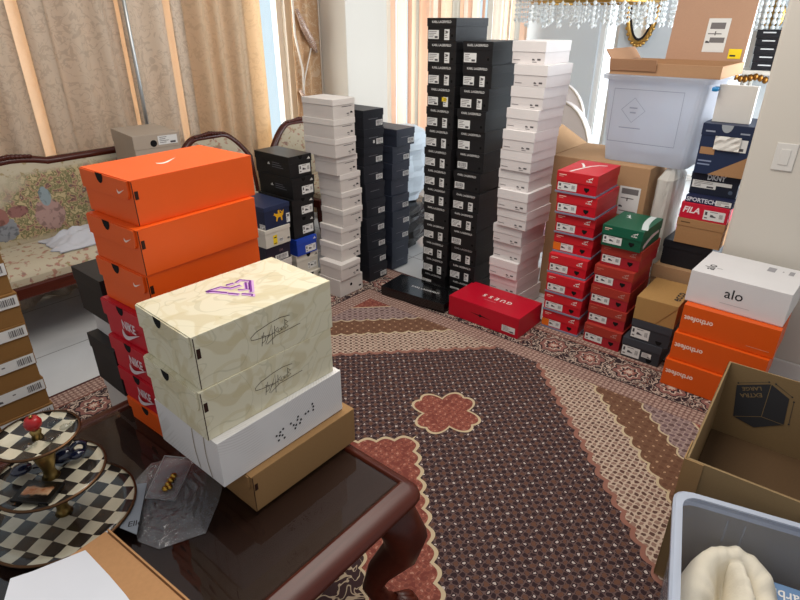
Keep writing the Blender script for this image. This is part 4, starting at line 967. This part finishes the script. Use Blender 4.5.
tag(blob(.14, .047, .855, 2, .1, 24, 18, 5, 1.0).build('plastic_sack', POLY, None, 0, (3.22, .812, Z0)), 'crumpled translucent plastic sack standing right of the labelled carton', 'plastic bag')
# clear tote on the carton
t_ = NT('frosted_tote'); tr = t_.n('ShaderNodeBsdfTranslucent'); tr.inputs[0].default_value = (.8, .81, .84, 1)
pb = t_.bsdf(lin('#d6d6dc'), .3, spec=.5); m1 = t_.shmix(.65, pb, tr.outputs[0]); FROST = t_.done(t_.shmix(.36, m1, t_.sh('ShaderNodeBsdfTransparent', (.9, .93, .96))))
def tote(t, Lb, Wb, Lt, Wt, h, mat, rim=.022, wt=.003, rmat=None):
    def ring(l, w, z, r=.04):
        out = []
        for cx, cy, a0 in ((1, 1, 0), (-1, 1, 90), (-1, -1, 180), (1, -1, 270)):
            for k in range(5):
                a = R(a0 + k * 22.5); out.append((cx * (l - r) + r * math.cos(a), cy * (w - r) + r * math.sin(a), z))
        return out
    L = lambda f: ((Lb + (Lt - Lb) * f) / 2, (Wb + (Wt - Wb) * f) / 2)
    rows = [ring(*L(f), h * f) for f in (0, .04, .5, 1)] + [ring(L(1)[0] - wt, L(1)[1] - wt, h)] + [ring(L(f)[0] - wt, L(f)[1] - wt, max(h * f, .004)) for f in (.5, .04, .01)]
    b = MB(); b.grid(rows, 0, False, closed=True); b.face(list(reversed(rows[0]))); b.face(rows[-1]); b.build('tote_body', mat, t)
    l, w = L(1); r0 = [ring(l + .0005, w + .0005, h - rim), ring(l + .016, w + .016, h - rim), ring(l + .018, w + .018, h - .004), ring(l + .012, w + .012, h + .002), ring(l - wt - .001, w - wt - .001, h + .002), ring(l - wt - .001, w - wt - .001, h - .002)]
    b = MB(); b.grid(r0, 0, False, closed=True); b.build('rim', rmat or mat, t)
t = thing('plastic_tote', 'clear frosted plastic tote perched on the labelled carton', 'tote', (3.3, .955, .8635), 0)
tote(t, .34, .43, .42, .5, .435, FROST)
b = MB(); M = Matrix(((0, 0, -1, -.213), (-1, 0, 0, .19), (0, 1, 0, .11), (0, 0, 0, 1)))
b.mesh2(M, ribbon([(0, 0), (.34, 0), (.34, .26), (0, .26), (0, 0)], .004), 0, 0, 1); b.mesh2(M, ribbon([(.05, .16), (.11, .22), (.17, .16), (.11, .10), (.05, .16)], .003), 0, 0, 1); b.rect2(M, .09, .168, .13, .175); b.rect2(M, .095, .145, .125, .152); b.rect2(M, .05, .07, .16, .075)
b.build('moulded_emblem', flat('#8e9199', .4), t, 0, None, False)
b = MB(); b.box(-.215, -.29, .385, -.16, -.262, .405); b.build('latch', card('#1f7fb8', .35), t, .006)
# open carton sitting in the tote
t = thing('carton', 'shallow open carton with raised flap, white label and yellow sticker on the clear tote', 'carton', (3.3, .925, 1.3012), 0)
b = MB(); carton(b, .44, .52, .056); b.build('carton_body', kraft('#b08a68'), t, .001)
KF = kraft('#b8937a')
b = MB(); M = Matrix.Translation((.215, .03, .056)) @ Matrix.Rotation(R(8), 4, 'Y'); b.box(0, -.28, 0, .005, .1, .4, 0, M); fl = b.build('back_flap', KF, t, .001)
N_ = M @ Matrix(((0, 0, -1, -.001), (-1, 0, 0, 0), (0, 1, 0, 0), (0, 0, 0, 1)))
b = MB(); label2(b, N_, .075, .04, .105, .16, 3, 'none'); b.rect2(N_, .09, .15, .16, .18, 2, .0011); b.rect2(N_, .1, .085, .17, .11, 2, .0011); b.rect2(N_, .085, .125, .15, .13, 2, .0011); b.build('shipping_label', LM, fl, 0, None, False)
b = MB(); b.rect2(N_, .205, .012, .265, .058, 0, .0008); b.rect2(N_, .213, .022, .24, .03, 1, .0012); b.build('yellow_sticker', [flat('#f2d51c'), INK], fl, 0, None, False)
b = MB(); M = Matrix.Translation((0, .26, .056)) @ Matrix.Rotation(R(-38), 4, 'X'); b.box(-.2, -.005, 0, .2, 0, .07, 0, M); b.build('side_flap', kraft('#a67f60'), t, .001)
b = MB(); M = Matrix.Translation((-.221, 0, .02)) @ Matrix.Rotation(R(-14), 4, 'Y'); b.box(-.005, .03, 0, 0, .26, .056, 0, M); b.build('front_flap', kraft('#a67f60'), t, .001)

# ------------------------------------------------------------------ bags behind the black towers
t_ = NT('black_poly'); BPOLY = t_.done(t_.bsdf(lin('#121214'), .25, spec=.6))
tag(blob(.22, .15, .36, 5, .25).build('black_bag', BPOLY, None, 0, (3.14, 2.64, Z0)), 'crumpled black plastic bag on the floor between the navy stack and black towers', 'bag')
t_ = NT('white_poly'); WPOLY = t_.done(t_.bsdf(lin('#c4d0d8'), .4, spec=.5))
tag(blob(.2, .14, .52, 8, .2).build('white_bag', WPOLY, None, 0, (3.16, 2.63, .362)), 'pale crumpled plastic bag resting on the black bag behind the black towers', 'bag')

# ------------------------------------------------------------------ dining area beyond
t_ = NT('dining_rug_wool'); v = t_.coord(); d = t_.vor(v, 7, .6); DR = t_.done(t_.bsdf(t_.ramp(t_.m('ADD', d, t_.m('MULTIPLY', t_.noise(v, 30), .2)), [(.1, lin('#8c6a78')), (.35, lin('#b79aa0')), (.5, lin('#6d4c5c')), (.7, lin('#a07a82'))]), .95, spec=.1))
b = MB(); b.box(-.9, -1.0, .0005, .75, 1.0, .008); tag(b.build('rug', DR, None, 0, (4.75, 1.6, 0)), 'mauve patterned rug in the sunlit dining area beyond the opening', 'rug')
CH = card('#cfc6c2', .8, .2); PIPE = flat('#a59a8c', .5)
def dining_chair(x, y, w, ht, rz, label):
    t = thing('dining_chair', label, 'chair', (x, y, .0085), rz, 'white upholstered dining chairs')
    b = MB(); b.box(-.02, -w / 2 + .03, .36, .45, w / 2 - .03, .48); b.build('seat', CH, t, .02)
    arc = [(-w / 2, .3), (w / 2, .3)] + [(w / 2 * (1 if abs(c) > 1 else c), ht - .33 * w / .5 + .33 * w / .5 * s) for c, s in [(math.cos(a), math.sin(a)) for a in [k * math.pi / 16 for k in range(17)]]]
    M = Matrix(((0, 0, 1, -.1), (1, 0, 0, 0), (0, 1, 0, 0), (0, 0, 0, 1)))
    b = MB(); b.prism(arc, 0, .07, 0, M, True); b.build('backrest', CH, t, .01)
    b = MB(); b.tube([M @ Vector((p[0], p[1], -.002)) for p in arc[1:] + arc[:1]], .008, 6); b.build('piping', PIPE, t)
    for sx in (.0, .4):
        for sy in (-1, 1):
            b = MB(); b.tube([(sx, sy * (w / 2 - .06), .37), (sx, sy * (w / 2 - .05), .0)], [.022, .014], 8); b.build('leg', PIPE, t)
dining_chair(4.1, 1.86, .58, 1.02, R(-8), 'nearer white rounded dining chair beside the white tower')
dining_chair(4.72, 2.2, .5, 1.08, R(5), 'farther white rounded dining chair partly hidden by the nearer one')
GOLD = metal('#b08a4a', .3)
t_ = NT('crystal_glass'); CR_ = t_.done(t_.bsdf(lin('#e4e8e6'), .12, spec=.9, **{'Transmission Weight': .15}))
def chandelier(name, label, cat, loc, r, z0, rows, n, top):
    t = thing(name, label, cat, loc)
    for k, (rr, zz) in enumerate(rows):
        b = MB(); b.tube([(rr * math.cos(a), rr * math.sin(a), zz) for a in [2 * math.pi * q / 32 for q in range(33)]], .012, 6, 0, False); b.build('gold_ring', GOLD, t)
    b = MB(); b.tube([(0, 0, rows[-1][1]), (0, 0, top)], .012, 8)
    for q in range(4):
        a = q * math.pi / 2
        b.tube([(rows[-1][0] * math.cos(a), rows[-1][0] * math.sin(a), rows[-1][1]), (0, 0, rows[-1][1] + .12)], .006, 6)
    b.build('stem', GOLD, t)
    r2 = random.Random(4)
    for k, (rr, zz) in enumerate(rows):
        if len(rows) > 3 and k == 2: continue
        m = n if k == 0 else n * 2 // 3
        for q in range(m):
            a = 2 * math.pi * (q + .5 * k) / m; b = MB(); ln = r2.choice((4, 5, 5, 6)) if k < 2 else 3; jx_, jy_ = r2.uniform(-.03, .03), r2.uniform(-.03, .03)
            for e in range(-2 if k == 0 else 0, ln):
                f = 1; s_ = .017 if e < ln - 1 else .022
                x, y, z = rr * math.cos(a) + jx_, rr * math.sin(a) + jy_, zz - .012 - e * .034 - (.005 if e == ln - 1 else 0)
                P = [Vector((x, y, z + s_)), Vector((x, y, z - s_))]; Q = [Vector((x + s_ * .75 * math.cos(w), y + s_ * .75 * math.sin(w), z)) for w in [i * math.pi / 3 + a for i in range(6)]]
                for i in range(6): b.face([P[0], Q[i], Q[(i + 1) % 6]]); b.face([P[1], Q[(i + 1) % 6], Q[i]])
            b.build('crystal_strand', CR_, t)
chandelier('chandelier', 'crystal chandelier with gold rings hanging over the dining area', 'chandelier', (4.8, 2.03, 0), .55, 1.5, [(.58, 1.70), (.42, 1.69), (.5, 1.668), (.25, 1.85)], 72, 2.75)
t = thing('wall_sconce', 'small crystal wall sconce on the far wall above the console', 'sconce', (6.55, 1.1, 1.58))
b = MB(); b.ball((.035, 0, 0), .02, .09, .13); b.build('back_plate', GOLD, t)
for sy in (-1, 0, 1):
    b = MB()
    for sz in (-.1, -.05, .0, .05, .1):
        for w in (-.03, .02): b.ball((-.05 - abs(w), sy * .085 + w, sz), .022, .022, .028, 0, 6, 4)
    b.build('crystal_strand', CR_, t)
t = thing('wall_mirror', 'oval mirror in an ornate gold frame on the far dining wall', 'mirror', (6.598, 2.28, 1.76))
def oval(rx, rz, x, n=36): return [(x, rx * math.cos(2 * math.pi * k / n), rz * math.sin(2 * math.pi * k / n)) for k in range(n)]
b = MB(); b.grid([oval(.18, .46, 0), oval(.175, .455, -.03), oval(.155, .43, -.045), oval(.14, .41, -.02)], 0, True, closed=True)
for k in range(36): b.ball(oval(.175, .455, -.025)[k], .018, .02, .02, 0, 6, 5)
b.build('frame', GOLD, t)
b = MB(); b.grid([oval(.14, .41, -.021), oval(.115, .385, -.018)], 0, False, closed=True); b.build('inner_band', flat('#1b1512', .4), t)
b = MB(); b.face(oval(.116, .386, -.017)); b.build('mirror_glass', metal('#e8ecec', .06), t)
t = thing('console_table', 'white legged console with gilded carved top against the far wall', 'console', (6.4, 1.06, Z0))
b = MB(); b.box(-.17, -.3, 1.1, .17, .3, 1.14); b.build('top', card('#c9c2b4', .4), t, .006)
b = MB()
for k in range(-7, 8): b.ball((-.17, k * .04, 1.075 + .012 * math.cos(k * 1.3)), .02, .026, .032, 0, 6, 5)
b.build('gilded_carving', metal('#8a5f2c', .4), t)
for sx in (-.13, .13):
    for sy in (-.25, .08): b = MB(); b.tube([(sx, sy, 1.1), (sx, sy + .03, .5), (sx, sy, 0)], [.02, .014, .016], 8); b.build('leg', card('#d8d4cb', .4), t)
for i in range(5):
    t = thing('shoe_box', f'distant black shoe box, {ORD[i]} on the gilded console by the far wall', 'shoe box', (6.36 + .01 * (i % 2), 1.04 - .004 * i, Z0 + 1.1405 + (4 - i) * .066), R(-3 + i), 'distant black boxes on the console')
    b = MB(); b.box(-.1, -.1, 0, .1, .1, .065); b.build('box_body', card('#15151a', .45), t, .001)
    b = MB(); b.box(-.1015, -.05, .038, -.1003, .05, .048); b.build('logo_print', SILVER, t)

# ------------------------------------------------------------------ foreground: moving carton and clear bin
t = thing('moving_carton', 'large open moving carton with a dark cube print inside, at the lower right', 'carton', (1.752, -.093, RT + .0005), R(2.7))
KX = kraft('#8f7754'); b = MB(); carton(b, .62, .56, .462, .006); b.build('carton_body', KX, t, .0015)
M = Matrix(((0, 0, -1, .3035), (-1, 0, 0, .1), (0, 1, 0, .355), (0, 0, 0, 1)))
b = MB()
A_, B_, C_, D_, E_, G_, H_ = (-.138, .027), (-.042, .07), (.019, .036), (.029, -.069), (-.039, -.065), (-.12, -.101), (-.05, -.118)
for q in ([A_, G_, E_, B_], [B_, E_, D_, C_], [G_, H_, D_, E_]): b.flat2(M, q, 0, .0008)
for a, c_ in ((B_, E_), (G_, E_), (E_, D_)): b.mesh2(M, ribbon([a, c_], .002), 0, 0, 1, 1, 0, .0014)
b.mesh2(M, text('EXTRA', .02), -.088, .006, .022, 1, R(204), .0015); b.mesh2(M, text('LARGE', .02), -.092, .032, .02, 1, R(204), .0015)
for a, c_ in (((-.135, .037), (-.05, .076)), ((-.03, .076), (.025, .046)), ((.034, .03), (.042, -.06))):
    b.mesh2(M, ribbon([a, c_], .0015), 0, 0, 1, 0, 0, .001)
    for e in (a, c_): b.mesh2(M, DISC, e[0], e[1], .006, 0, 0, .001)
b.build('cube_print', [flat('#37373a', .8), flat('#8a7452', .8)], t, 0, None, False)
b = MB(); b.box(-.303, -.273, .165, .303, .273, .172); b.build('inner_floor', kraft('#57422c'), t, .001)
b = MB(); b.box(-.316, .235, .30, -.312, .283, .463); b.box(-.3115, .2815, .28, -.22, .2855, .4615); b.build('taped_corner', kraft('#9a7a52'), t, .001)
t_ = NT('clear_bin_plastic'); pb = t_.bsdf(lin('#d2d6dc'), .18, spec=.6); CLR = t_.done(t_.shmix(.8, pb, t_.sh('ShaderNodeBsdfTransparent', (.86, .88, .92))))
RIMB = (lambda q: q.done(q.shmix(.35, q.bsdf(lin('#cdd6e6'), .25, spec=.6), q.sh('ShaderNodeBsdfTransparent', (.9, .93, .97)))))(NT('bin_rim_plastic'))
t = thing('storage_bin', 'clear plastic storage bin holding a cream cloth, at the bottom right', 'storage bin', (1.096, -.099, RT + .0005), R(15))
tote(t, .54, .33, .57, .36, .428, CLR, .03, .003, RIMB)
b = MB(); b.box(-.06, -.1815, .30, .2, -.178, .30 + .004)
for k in range(2): b.tube([(.286, .06 - k * .04, .38), (.283, .06 - k * .04, .31)], .0025, 6)
b.build('moulded_ribs', CLR, t)
# bin contents: folded clothes low down, a blue picture book and the cream cloth
b = MB(); b.box(-.25, -.155, 0, .25, .155, .22); o = b.build('folded_blankets', flat('#6f6a6b', .9), None, .03, (1.085, -.105, RT + .006)); o.rotation_euler = (0, 0, R(14.3)); tag(o, 'folded grey blanket filling the lower half of the clear bin', 'blanket')
t_ = NT('book_cover'); v = t_.coord(); x = t_.xyz(v); n = t_.noise(v, 26, 3)
pic = t_.ramp(n, [(.3, lin('#3d5a3a')), (.45, lin('#7d9a6a')), (.52, lin('#b06a78')), (.6, lin('#d8c7b4')), (.7, lin('#5a7a4a'))])
BK = t_.done(t_.bsdf(t_.mix(t_.step(x[0], .0), pic, lin('#6f8fb5')), .25))
t = thing('picture_book', 'blue and green picture book lying in the clear bin beside the cream cloth', 'book', (1.285, -.138, .255), R(14.3), None, 0, R(-12))
b = MB(); b.box(-.1, -.07, 0, .06, .08, .03); b.build('cover', BK, t, .002)
M = Matrix(((0, -1, 0, .032), (1, 0, 0, .0), (0, 0, 1, .0306), (0, 0, 0, 1))); b = MB(); b.mesh2(M, text('Barbie', .01), .0, .0, .036, 0, 0); b.build('title_print', WHITE_PRINT, t, 0, None, False)
CLM = (lambda q: q.done(q.bsdf(q.mix(q.noise(q.coord(), 8), lin('#d8cfba'), lin('#e4dcca')), .95, spec=.1, bump=q.noise(q.coord(), 180), bs=.3)))(NT('cream_fleece'))
def dome(rx, ry, h, seed, n=40, m=16):
    from mathutils import noise as N
    b = MB(); rows = []
    for j in range(m + 1):
        f = j / m; row = []
        for i in range(n):
            a = 2 * math.pi * i / n; k = 1 + .13 * math.sin(3 * a + 4 * f + seed) + .1 * N.noise((math.cos(a) * 1.5, math.sin(a) * 1.5, seed + f))
            r_ = f ** .8 * k; z = h * max(0, 1 - f ** 2.6)
            crease = abs(math.sin(a * 1.5 + 2.2 * N.noise((math.cos(a) * 2, math.sin(a) * 2 + f * 1.6, seed))))
            z += .03 * f * (1 - crease) ** 2 * math.sin(math.pi * min(1, f * 1.1)) - .045 * math.exp(-(((f - .45) / .16) ** 2)) * max(0, math.cos(a - 2.2)) + .012 * N.noise((math.cos(a) * 4 * f, math.sin(a) * 4 * f, seed))
            row.append((rx * r_ * math.cos(a), ry * r_ * math.sin(a), max(z, .001)))
        rows.append(row)
    b.grid(rows, 0, True, closed=True); b.face(list(reversed([(p[0], p[1], 0) for p in rows[-1]]))); return b
t = thing('cream_cloth', 'bunched cream fleece cloth in the clear plastic bin', 'cloth', (1.17, -.03, .229), R(14.3))
from mathutils import noise as NZ
def spline(P, k):
    out = []
    for i in range(len(P) - 1):
        q = [Vector(P[max(i - 1, 0)]), Vector(P[i]), Vector(P[i + 1]), Vector(P[min(i + 2, len(P) - 1)])]
        for j in range(k):
            u = j / k; out.append(.5 * ((2 * q[1]) + (q[2] - q[0]) * u + (2 * q[0] - 5 * q[1] + 4 * q[2] - q[3]) * u * u + (3 * q[1] - q[0] - 3 * q[2] + q[3]) * u ** 3))
    return out + [Vector(P[-1])]
def fold(P, prof, seed, c, k=7, am=.012):
    # a cloth fold: prof gives (inward offset, height factor) across the ridge that follows P = (x, y, ridge height)
    path = spline(P, k); rows = []
    for i, p in enumerate(path):
        d = (Vector(c) - Vector((p.x, p.y))).normalized(); row = []
        for w, f in prof:
            n = NZ.noise((p.x * 14 + seed, p.y * 14, w * 30)) * am; m_ = NZ.noise((i * .35, w * 12, seed)) * am
            row.append((p.x + d.x * (w + n), p.y + d.y * (w + n), max(.001, p.z * f + m_ * (f > .05))))
        rows.append(row)
    b = MB(); b.grid(rows); b.grid([[Vector(q) * .985 - Vector((0, 0, .003)) for q in reversed(r)] for r in rows]); return b
PR = [(-.04, .02), (-.038, .3), (-.03, .65), (-.014, .92), (.004, 1), (.022, .95), (.036, .8), (.048, .58), (.06, .36), (.085, .22), (.11, .14)]
fold([(-.17, .07, .05), (-.1, .082, .075), (-.02, .078, .1), (.06, .07, .118), (.12, .04, .128), (.148, -.01, .128), (.135, -.06, .118), (.08, -.085, .1), (0, -.085, .08), (-.1, -.08, .05)], PR, 3, (.01, .0)).build('hood_fold', CLM, t)
fold([(.11, -.012, .13), (.06, -.03, .126), (0, -.035, .12), (-.07, -.04, .1), (-.15, -.045, .06)], [(-.05, .02), (-.042, .4), (-.028, .8), (-.01, .98), (.008, 1), (.02, .86), (.028, .6), (.034, .3), (.036, .05)], 7, (-.02, -.3)).build('front_fold', CLM, t)
dome(.07, .045, .075, 2.0).build('left_bunch', CLM, t, 0, (-.03, .022, 0))
dome(.05, .04, .05, 8.0).build('loose_end', CLM, t, 0, (-.125, .02, .0))

# ------------------------------------------------------------------ things on the table
def checker_mat():
    t = NT('checked_enamel'); v = t.scale(t.coord(), 1, (0, 0, 0), (0, 0, R(-26))); x = t.xyz(v); w = t.noise(v, 9, 2)
    a = t.m('FLOOR', t.m('MULTIPLY', t.m('ADD', x[0], t.m('MULTIPLY', w, .012)), 1 / .036)); c = t.m('FLOOR', t.m('MULTIPLY', t.m('ADD', x[1], t.m('MULTIPLY', w, .01)), 1 / .036))
    p = t.m('GREATER_THAN', t.m('FRACT', t.m('MULTIPLY', t.m('ADD', a, c), .5)), .25)
    n = t.noise(v, 30, 4)
    blk = t.mix(n, lin('#161312'), lin('#3a342f')); wht = t.mix(n, lin('#b3a98e'), lin('#d8d2bd'))
    return t.done(t.bsdf(t.mix(p, wht, blk), .18, spec=.6))
CKM = checker_mat(); BRASS = metal('#9c8350', .35); RIMC = metal('#5e4430', .4)
t = thing('tiered_stand', 'three tier black and white checked serving stand with a red apple knob', 'cake stand', (.237, 1.215, TZ + .0004))
for z, r in ((.018, .155), (.128, .112), (.236, .083)):
    b = MB(); b.lathe([(0, z - .004), (r * .75, z - .004), (r, z + .006), (r, z + .009), (r * .8, z + .001), (0, z)], 48); p = b.build('plate', CKM, t)
    b = MB(); b.lathe([(r - .002, z + .005), (r + .0022, z + .0055), (r + .0022, z + .0095), (r - .003, z + .0098)], 48); b.build('plate_rim', RIMC, p)
b = MB(); b.lathe([(0, 0), (.07, 0), (.06, .008), (.02, .0138), (0, .0138)], 32); b.build('foot', BRASS, t)
for z0, z1 in ((.0185, .1235), (.1285, .2315)):
    h = z1 - z0; b = MB(); b.lathe([(0, z0), (.019, z0), (.014, z0 + h * .08), (.012, z0 + h * .2), (.021, z0 + h * .5), (.024, z0 + h * .72), (.016, z0 + h * .93), (.02, z1), (0, z1)], 20); b.build('post', BRASS, t)
b = MB(); b.lathe([(0, .2365), (.012, .2365), (.009, .245), (.012, .254), (.006, .26), (0, .26)], 16); b.build('finial_base', BRASS, t)
b = MB(); b.lathe([(0, .262), (.009, .2595), (.0165, .268), (.0175, .277), (.013, .287), (.005, .289), (0, .2865)], 20); k = b.build('apple_knob', card('#9c1a1c', .3), t)
b = MB(); b.ball((0, 0, .291), .004); b.build('knob_tip', BRASS, k)
t = thing('small_picture', 'small dark framed picture lying on the middle checked plate', 'picture frame', (.196, 1.172, TZ + .135), R(-55))
b = MB(); b.box(-.042, -.03, 0, .042, .03, .007); b.build('frame', flat('#100e0e', .3), t, .001)
t_ = NT('flame_picture'); x = t_.xyz(t_.coord()); n = t_.noise(t_.coord(), 60, 3); PIC = t_.done(t_.bsdf(t_.mix(t_.step(t_.m('ADD', t_.m('ABSOLUTE', x[1]), t_.m('MULTIPLY', n, .02)), .021, .003), t_.ramp(n, [(.35, lin('#c2703c')), (.6, lin('#e0b48c'))]), lin('#181212')), .2))
b = MB(); b.face([(-.03, -.021, .0075), (.03, -.021, .0075), (.03, .021, .0075), (-.03, .021, .0075)]); b.build('picture', PIC, t)
NAVYG = card('#141a33', .12, .7)
t = thing('navy_trinket', 'dark navy looped trinket on the middle checked plate at its back edge', 'trinket', (.305, 1.225, TZ + .1355))
b = MB(); b.tube([(.016 * math.cos(a), 0, .02 + .016 * math.sin(a)) for a in [2 * math.pi * k / 16 for k in range(17)]], .005, 8, 0, False); b.build('loop', NAVYG, t)
b = MB(); b.ball((-.03, .008, .016), .026, .018, .016); b.ball((-.006, -.004, .01), .018, .014, .01); b.build('bead_cluster', NAVYG, t)
t = thing('navy_trinket', 'dark navy beaded trinket left of the brass post on the middle plate', 'trinket', (.197, 1.262, TZ + .1355))
b = MB(); b.ball((0, 0, .012), .022, .018, .012); b.build('bead_cluster', NAVYG, t)
b = MB(); b.tube([(.02, -.004, .004), (.034, -.012, .003), (.04, -.024, .003), (.03, -.03, .003)], .002, 6); b.build('hook', NAVYG, t)
for i, (dx, dy) in enumerate(((.038, .014), (-.03, -.03), (.012, -.042), (.05, -.02))):
    b = MB(); b.ball((0, 0, .006), .012, .009, .006, 0, 8, 5); b.ball((.016, .004, .004), .006, .006, .004, 0, 8, 5)
    tag(b.build('glass_bead', glass_mat((.8, .82, .82), 'bead_glass', .05) if i == 0 else bpy.data.materials['bead_glass'], None, 0, (.237 + dx, 1.215 + dy, TZ + .2395)), 'clear glass bead jewellery lying on the top checked plate', 'bead', 'clear beads on the top plate')
# kraft mailer with white paper
t = thing('mailer_box', 'flat kraft mailer box at the near table edge under a white paper', 'mailer box', (.165, .83, TZ + .0004), R(4))
KM = kraft('#b98a5e'); b = MB(); b.box(-.12, -.175, 0, .105, .172, .086); b.build('box_body', KM, t, .002)
b = MB(); b.box(-.12, -.175, .0865, .1005, .172, .0905); b.box(.1035, -.175, .0862, .1075, .172, .0925); b.build('lid', KM, t, .0008)
b = MB(); pts = [(.056, .985), (.085, 1.035), (.118, 1.02), (.205, .992), (.2085, .90), (.209, .84), (.205, .72), (.03, .72)]
b.prism([(x - .14, y - .88) for x, y in reversed(pts)], 0, .0008, 0); o = b.build('paper_sheet', card('#dcdee4', .7), None, 0, (.14, .88, TZ + .0918)); tag(o, 'white paper sheet lying on the kraft mailer box', 'paper')
# clear bags
t_ = NT('clear_film'); n = t_.noise(t_.scale(t_.coord(), (1, 2, 1)), 30, 4, 1.0); fr = t_.fres(1.35)
bm_ = t_.n('ShaderNodeBump'); bm_.inputs['Strength'].default_value = 1.0; bm_.inputs['Distance'].default_value = .006; t_.put(bm_.inputs['Height'], n)
gl = t_.n('ShaderNodeBsdfGlossy'); gl.inputs['Roughness'].default_value = .08; t_.t.links.new(bm_.outputs[0], gl.inputs['Normal'])
mx = t_.shmix(.08, t_.sh('ShaderNodeBsdfTransparent', (.93, .93, .94)), t_.sh('ShaderNodeBsdfDiffuse', (.7, .72, .75))); FILM = t_.done(t_.shmix(t_.m('ADD', t_.m('MULTIPLY', fr, 1.0), .05), mx, gl.outputs[0]))
def film(outline, z0, h, seed, mat, n=16):
    from mathutils import noise as N
    c = Vector((sum(p[0] for p in outline) / len(outline), sum(p[1] for p in outline) / len(outline))); b = MB()
    ring = []
    for i in range(len(outline)):
        a, e = Vector(outline[i]), Vector(outline[(i + 1) % len(outline)])
        for k in range(5): ring.append(a.lerp(e, k / 5))
    def rows(top):
        out = []
        for j in range(n + 1):
            f = j / n; out.append([(*(c.lerp(p, f) - c), (.0015 + (h * (1 - f ** 3) * (.5 + .9 * abs(N.noise((p.x * 14 * f + seed, p.y * 14 * f, 1)))) if top else 0)) if j < n else .001) for p in ring])
        return out
    a = rows(True); bt = rows(False); b.grid(a, 0, False, closed=True); b.grid([list(reversed(r)) for r in bt], 0, False, closed=True)
    return b, c
b, c = film([(.39, 1.2), (.455, 1.232), (.5, 1.21), (.545, 1.13), (.53, 1.02), (.495, .985), (.42, .925), (.33, .965), (.31, 1.02), (.33, 1.08)], 0, .016, 3, FILM)
t = thing('clear_bag', 'crumpled clear plastic bag on the table between checked stand and white box', 'plastic bag', (c.x, c.y, TZ + .0006)); b.build('film', FILM, t)
b = MB(); b.prism([(x - c.x, y - c.y) for x, y in [(.297, 1.07), (.312, 1.023), (.406, 1.154), (.376, 1.18)]], .0185, .0195); o = b.build('header_strip', flat('#8f97a0', .35), t)
M = Matrix.Translation((.325 - c.x, 1.055 - c.y, .0198)) @ Matrix.Rotation(R(-35), 4, 'Z'); b = MB(); b.mesh2(M, text('Elle', .01), 0, 0, .022); b.build('strip_print', INK, o, 0, None, False)
t = thing('jewellery_pouch', 'small clear pouch with a gold earring lying on the clear bag', 'pouch', (.4515, 1.125, TZ + .0215))
q = [(.484, 1.207), (.527, 1.139), (.418, 1.046), (.377, 1.107)]; q = [(x - .4515, y - 1.125) for x, y in q]
b = MB(); b.prism(list(reversed(q)), 0, .0012); b.build('pouch_film', FILM, t)
b = MB(); b.tube([(x, y, .0012) for x, y in q + q[:1]], .0012, 6); b.build('pouch_edge', flat('#a9a5a4', .3), t)
b = MB()
for k in range(4): b.ball((-.03 + .012 * k, -.033 + .008 * k, .007), .009, .009, .006, 0, 8, 6)
b.ball((-.02, -.035, .006), .008, .008, .005); b.build('gold_earring', metal('#b08a3c', .25), t)
